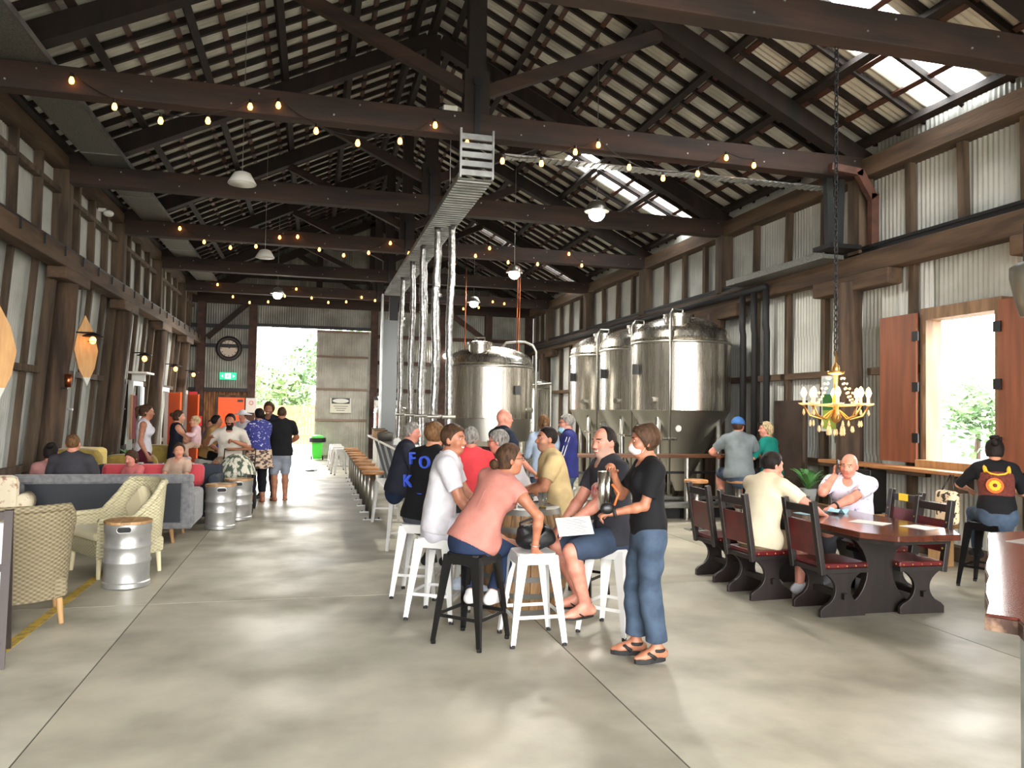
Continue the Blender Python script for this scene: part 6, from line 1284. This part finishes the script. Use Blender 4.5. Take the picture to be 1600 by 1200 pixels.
ob('black_ribbon', MB().ell(Vector(rb['HP'](0, -.13, -.02).tolist()), (.05, .02, .028)), BLACKPAINT, rb['body'], True)
bj = person('person in a royal blue jersey with a lowered face mask', (3.5, 10.35, 0), 70, 1.68, 1.05, head=(-6, 6, 0), handR=(.1, .3, 1.05), handL=(-.1, .3, 1.05), poleL=(-.5, -1, -.5), skin=SKIN3, hair=('short', H_GR), shirt=(cloth('royal', (44, 48, 108)), 'long', .10), legs=(DENIM, 'jeans'), shoes=(WHITE, 'shoe'), h=MID); mask_on(bj, MASKB, True); lens_pair(bj, BLACKPAINT)
for q in (-1, 1): ob('sleeve_stripe', MB().tube([Vector((bj['shL']+np.array([-.065, q*.02, 0])).tolist()), Vector((bj['elL']+np.array([-.056, q*.02, 0])).tolist())], .006, 5), WHITEPAINT, bj['shirt'])
# pair at the leaner by the tanks
cp = person('person in a grey tee and blue cap at the leaner, back to us', (6.18, 10.32, 0), -12, 1.80, 1.15, seat=.74, lean=8, head=(35, 4, 0), handR=(.2, .42, 1.08), handL=(-.22, .42, 1.08), poleR=(1, -.5, -.3), poleL=(-1, -.5, -.3), skin=SKIN3, hair=('short', H_BR), shirt=(cloth('greytee', (112, 120, 122)), 'short', .08), legs=(DENIM, 'shorts'), shoes=(RUBBER, 'shoe'), h=MID)
s = SDF(); s.ell(cp['HP'](0, -.012, .045), np.array([.096, .118, .10])*cp['hs'], cp['Hh'], .01); s.plane(cp['HP'](0, 0, .025), cp['Hh'] @ np.array([0, 0, -1.])); V, Q = s.mesh(.01); cpo = npmesh('cap', V, Q, [cloth('capblue', (62, 104, 160))], cp['body']); ob('cap_brim', MB().ell(Vector(cp['HP'](0, .14, .035).tolist()), (.08, .08, .010), 14, 6), cloth('capblue', (62, 104, 160)), cpo, True)
gr_ = person('person in a green top with sunglasses pushed up, at the leaner', (6.80, 10.42, 0), 28, 1.68, 1.05, True, seat=.74, lean=8, head=(-42, 0, 0), handR=(.2, .4, 1.08), handL=(-.2, .4, 1.08), skin=SKIN3, hair=('bob', H_BL), shirt=(cloth('teal', (24, 122, 110)), 'half', .07), legs=(BLACKT, 'jeans'), shoes=(RUBBER, 'shoe'), h=MID)
b = MB(); 
for q in (-1, 1): b.ell(Vector(gr_['HP'](q*.035, .07, .10).tolist()), (.028, .02, .02), 8, 6)
ob('sunglasses', b, BLACKPAINT, gr_['body'], True)
pint(6.5, 11.2, 1.06, 'pint of amber beer on the leaner between the pair by the tanks', BEER, .12)
# men at the dark table
cr = person('person in a cream shirt at the dark table, back to us', (4.13, 6.56, 0), -72, 1.78, 1.12, seat=.455, lean=12, head=(18, 12, 0), handL=('h', -.01, .13, -.17), poleL=(-.6, .5, -1), curlL=.9, hdL=((0, -.2, 1), (.3, -1, 0)), handR=('w', 4.66, 6.35, .79), poleR=(1, -.5, -.3), footR=(.16, .4, .08), footL=(-.14, .36, .08), skin=SKIN3, hair=('short', H_DK), shirt=(cloth('creamshirt', (214, 204, 178), (196, 184, 158), 4), 'short', .10), legs=(cloth('khaki', (128, 108, 84)), 'shorts'), shoes=(WHITE, 'shoe'), h=.010)
ph = person('person in a floral white shirt talking on a phone at the table', (5.56, 7.02, 0), 130, 1.80, 1.12, seat=.455, lean=21, head=(6, 12, -6), handR=('h', .125, .035, -.12), poleR=(.5, .9, -1), curlR=.75, hdR=((-.05, -.25, 1), (-1, .0, 0)), handL=('w', 5.02, 6.66, .80), poleL=(-1, -.2, -.4), footR=(.16, .38, .08), footL=(-.14, .40, .08), skin=SKIN3, hair=None, brow=H_LB, shirt=(cloth('floral', (214, 208, 222), (120, 120, 150), 13, lo=.58, hi=.68), 'short', .09), legs=(cloth('grey_trouser', (80, 80, 86)), 'jeans'), shoes=(WHITE, 'shoe'), h=NEAR)
bracelet(ph, ph['elL'], ph['hL'], RUBBER, .034, .9, 'wrist_watch')
p_ = ph['HP'](.098, .03, -.02); p_ = Matrix.Rotation(130*D2R, 3, 'Z') @ Vector(p_.tolist())+Vector((5.56, 7.02, 0)); t = thing('mobile_phone', 'black phone held to an ear at the dark table', 'phone', p_, 130*D2R); ob('body', MB().box((0, .01, 0), (.012, .07, .15), Matrix.Rotation(.3, 3, 'X')), BLACKPAINT, t, bevel=.004); ob('camera_bump', MB().box((.008, .01, .05), (.006, .03, .03)), STEELDK, t)
# girl in crochet vest
CRO = mat('crochet_brown', (104, 44, 32), .9, col2=(80, 30, 24), scale=40, bump=.8, bscale=90)
gi = person('person in a brown crochet vest and jeans, back to us', (6.70, 6.34, 0), -38, 1.66, .96, True, seat=.66, lean=12, head=(6, 6, 0), handR=(.2, .4, .95), handL=(-.2, .42, .95), poleL=(-1, -.4, -.4), skin=SKIN, hair=('bun', H_DK, .07), shirt=(BLACKT, 'half', .02), legs=(DENIM, 'jeans'), shoes=(BLACKT, 'shoe'), h=NEAR, features=False)
I = gi; s = SDF(); s.fold = .0015; s.cone(I['waist']-I['B'] @ np.array([0, 0, .07]), I['chest']+I['Bt'] @ np.array([0, 0, .06]), .156, .170, .03, I['fy'], .74); s.plane(I['waist']-I['B'] @ np.array([0, 0, .06]), I['B'] @ np.array([0, 0, -1.])); s.plane(I['chest']+I['Bt'] @ np.array([0, 0, .045]), I['Bt'] @ np.array([0, 0, 1.])); V, Q = s.mesh(.009); vest = npmesh('crochet_vest', V, Q, [CRO], I['t'])
yl = mat('crochet_yellow', (226, 164, 40), .9); orr = mat('crochet_orange', (196, 92, 34), .9)
def vp_(x, z, y=-.134): return Vector((I['chest']+I['Bt'] @ np.array([x, y, z])).tolist())
for rr, mm, dy in ((.078, orr, -.138), (.05, yl, -.143), (.02, CRO, -.148)):
    b = MB(); n = 22; V = [vp_(-.03, -.10, dy)]+[vp_(-.03+rr*(1+(.12 if (mm is yl and k % 2) else 0))*math.cos(2*PI*k/n), -.10+rr*(1+(.12 if (mm is yl and k % 2) else 0))*math.sin(2*PI*k/n), dy) for k in range(n)]; ob('crochet_flower', b.add(V, [(0, 1+k, 1+(k+1) % n) for k in range(n)]), mm, vest)
for q in (-1, 1): ob('vest_strap', MB().tube([vp_(q*.10, .04, -.115), vp_(q*.105, .10, -.07), vp_(q*.10, .13, .0), vp_(q*.1, .10, .06)], .02, 7), yl, vest, True)
ob('vest_trim', MB().tube([vp_(-.10, .05, -.112), vp_(-.06, .02, -.132), vp_(0, .01, -.137), vp_(.06, .02, -.132), vp_(.10, .05, -.112)], .009, 6), yl, vest, True)
ob('top_knot', MB().ell(Vector(gi['HP'](0, -.05, .13).tolist()), (.05, .05, .03)), H_DK, gi['body'], True)
t = thing('leopard_bag', 'leopard-print tote hanging by the person in the crochet vest', 'bag', (6.36, 6.62, .62)); ob('bag', MB().bx(-.06, .06, -.12, .12, 0, .34), mat('leopard', (206, 184, 150), .8, col2=(40, 28, 22), scale=22, lo=.56, hi=.6), t, bevel=.04); ob('handle', MB().tube([(0, -.08, .32), (.06, -.02, .5), (.06, .02, .5), (0, .08, .32)], .008, 6), BLACKPAINT, t, True)
# lounge and far group
person('person in a dark tee on the grey sofa, back to us', (-2.92, 10.85, 0), 0, 1.78, 1.1, seat=.40, lean=-6, handR=(.35, .2, .5), handL=(-.35, .2, .5), skin=SKIN3, hair=('shaved', H_LB), shirt=(cloth('charcoal2', (60, 58, 64)), 'short', .08), legs=(NAVY, 'jeans'), shoes=(RUBBER, 'shoe'), h=MID, features=False, footR=(.15, .5, .08), footL=(-.15, .5, .08))
person('person in a dusty pink top low on the grey sofa, back to us', (-3.22, 11.0, 0), 10, 1.6, .95, True, seat=.36, lean=-4, handR=(.2, .3, .5), handL=(-.2, .3, .5), skin=SKIN3, hair=('bun', H_DK, .09), shirt=(cloth('dusty', (170, 120, 116)), 'short', .06), legs=(NAVY, 'jeans'), shoes=(RUBBER, 'shoe'), h=MID, features=False, footR=(.15, .45, .08), footL=(-.15, .45, .08))
person('small person in a sand tee on the navy sofa, looking right', (-1.87, 12.1, 0), 160, 1.35, .95, child=True, seat=.42, head=(-30, 0, 0), handR=(.2, .25, .5), handL=(-.2, .25, .5), footR=(.1, .42, .08), footL=(-.1, .42, .08), skin=SKIN, hair=('short', H_BR), shirt=(cloth('sand', (190, 160, 140)), 'short', .05), legs=(NAVY, 'shorts'), shoes=(RUBBER, 'shoe'), h=MID)
person('small person in a rose top on the navy sofa, head bowed', (-2.47, 12.1, 0), 150, 1.15, .95, child=True, seat=.40, head=(0, 15, 0), handR=(.15, .2, .5), handL=(-.15, .2, .5), footR=(.1, .35, .08), footL=(-.1, .35, .08), skin=SKIN3, hair=('bob', H_BR), shirt=(cloth('rose', (200, 110, 110)), 'short', .05), legs=(NAVY, 'shorts'), shoes=(RUBBER, 'shoe'), h=MID)
person('person in a white tank top and maroon shorts standing by the left wall', (-2.62, 13.45, 0), -82, 1.72, .95, True, head=(4, 6, 0), skin=SKIN2, hair=('ponytail', H_BR), shirt=(WHITE, 'none', .0), legs=(cloth('maroon', (84, 26, 40)), 'shorts'), shoes=(WHITE, 'shoe'), h=MID)
nw = person('person in a sleeveless navy dress holding a baby', (-2.38, 15.0, 0), -70, 1.62, 1.0, True, head=(10, 4, 0), handR=(.05, .36, 1.02), handL=(-.12, .34, 1.0), poleR=(.8, -.6, -.8), skin=SKIN, hair=('bun', H_BR), shirt=(cloth('navydress', (24, 26, 40)), 'none', .12), legs=(cloth('navydress', (24, 26, 40)), 'skirt'), shoes=(RUBBER, 'shoe'), h=MID)
person('baby in pink held by the person in the navy dress', (-2.02, 14.85, .70), 100, .86, 1.1, child=True, seat=.30, handR=(.1, .18, .50), handL=(-.1, .18, .5), footR=(.06, .12, .07), footL=(-.06, .12, .07), skin=SKIN, hair=('short', H_BL), shirt=(cloth('babypink', (220, 184, 186)), 'long', .04), legs=(cloth('babyskin', (214, 180, 160)), 'leggings'), shoes=(WHITE, 'shoe'), h=.010, headscale=.88)
person('person in a tan shirt and black shorts on a white stool', (-2.05, 16.4, 0), -100, 1.72, 1.05, seat=.66, lean=16, head=(-10, 0, 0), handR=(.15, .35, .8), handL=(-.15, .4, .8), skin=SKIN2, hair=('short', H_DK), shirt=(cloth('tan', (176, 138, 90)), 'short', .06), legs=(BLACKT, 'shorts'), shoes=(RUBBER, 'thong'), h=FAR)
person('small person in blue near the orange end door', (-2.15, 18.2, 0), 150, 1.38, 1.0, child=True, handR=(.15, .2, .7), handL=(-.15, .2, .7), skin=SKIN3, hair=('short', H_DK), shirt=(cloth('kidblue', (60, 84, 160)), 'short', .05), legs=(NAVY, 'shorts'), shoes=(RUBBER, 'shoe'), h=FAR)
br_ = person('person in an open off-white shirt sitting behind the stroller, facing us', (-1.38, 14.28, 0), 176, 1.78, 1.1, seat=.66, lean=8, head=(0, 0, 0), handR=(.30, .28, 1.16), poleR=(1, -.2, -1), handL=(-.12, .30, 1.1), poleL=(-1, -.2, -.8), curlL=.9, skin=SKIN2, hair=('short', H_DK), shirt=(cloth('offwhite', (206, 198, 186)), 'half', .06), legs=(cloth('stone', (160, 140, 116)), 'shorts'), shoes=(RUBBER, 'shoe'), h=MID, beard=H_DK)
ht = person('person in a white shirt and wide white hat by the orange door', (-1.47, 18.0, 0), 150, 1.62, 1.0, head=(10, 8, 0), skin=SKIN3, hair=('short', H_DK), shirt=(WHITE, 'long', .10), legs=(cloth('stone2', (170, 160, 148)), 'jeans'), shoes=(RUBBER, 'shoe'), h=FAR)
ob('sun_hat', MB().lathe([(.001, .11), (.07, .10), (.09, .03), (.20, .0), (.2, .006), (.09, .042), (.001, .12)], n=20), WHITE, ht['body'], True, loc=Vector(ht['HP'](0, 0, .03).tolist()))
tu = person('person in a blue dotted tunic and dark leggings, back to us', (-.92, 14.5, 0), 20, 1.68, 1.12, True, head=(-10, 0, 0), handR=(.1, .3, 1.0), handL=(-.2, .3, 1.0), poleL=(-1, -.3, -.4), skin=SKIN2, hair=('short', H_DK), shirt=(mat('dotted_blue', (46, 50, 116), .9, col2=(190, 190, 214), scale=26, lo=.60, hi=.64), 'half', .02, .03), legs=(cloth('legging', (26, 26, 34)), 'leggings'), shoes=(RUBBER, 'thong'), h=MID, features=False)
s = SDF(); s.fold = .005; pz_ = tu['pel']; s.cone(pz_+np.array([0, 0, .06]), pz_+np.array([0, 0, -.28]), .215, .265, .02, (0, 1, 0), .8, flat=True); s.plane(pz_+np.array([0, 0, .05]), (0, 0, 1)); V, Q = s.mesh(.014); npmesh('tunic_hem', V, Q, [mat('tunic_border', (196, 172, 148), .9, col2=(70, 56, 56), scale=12, stretch=(1, 1, 2.2), lo=.48, hi=.54)], tu['t'])
person('person in dark clothes with folded arms facing us before the doorway', (-.80, 15.3, 0), 170, 1.80, 1.02, head=(0, 6, 0), handR=(-.12, .24, 1.16), handL=(.12, .22, 1.14), poleR=(1, -.1, -.8), poleL=(-1, -.1, -.8), skin=SKIN2, hair=('curly', H_BR), shirt=(cloth('darkblue', (30, 34, 48)), 'short', .08), legs=(cloth('darkjean', (36, 42, 58)), 'jeans'), shoes=(RUBBER, 'shoe'), h=MID, smile=True, beard=mat('stubble3', (130, 90, 70), .8))
person('person in a black tee and grey shorts before the doorway, back to us', (-.55, 14.72, 0), 12, 1.72, 1.1, head=(18, 0, 0), handR=(.16, .24, 1.02), handL=(-.16, .24, 1.0), poleR=(1, -.3, -.5), poleL=(-1, -.3, -.5), skin=SKIN2, hair=('shaved', H_BR), shirt=(BLACKT, 'short', .09), legs=(cloth('greyshort', (142, 148, 160)), 'shorts'), shoes=(RUBBER, 'thong'), h=MID, features=False)
print('SCRIPT SECONDS', round(time.time()-T0, 1), 'tris', sum(len(m.polygons) for m in bpy.data.meshes))
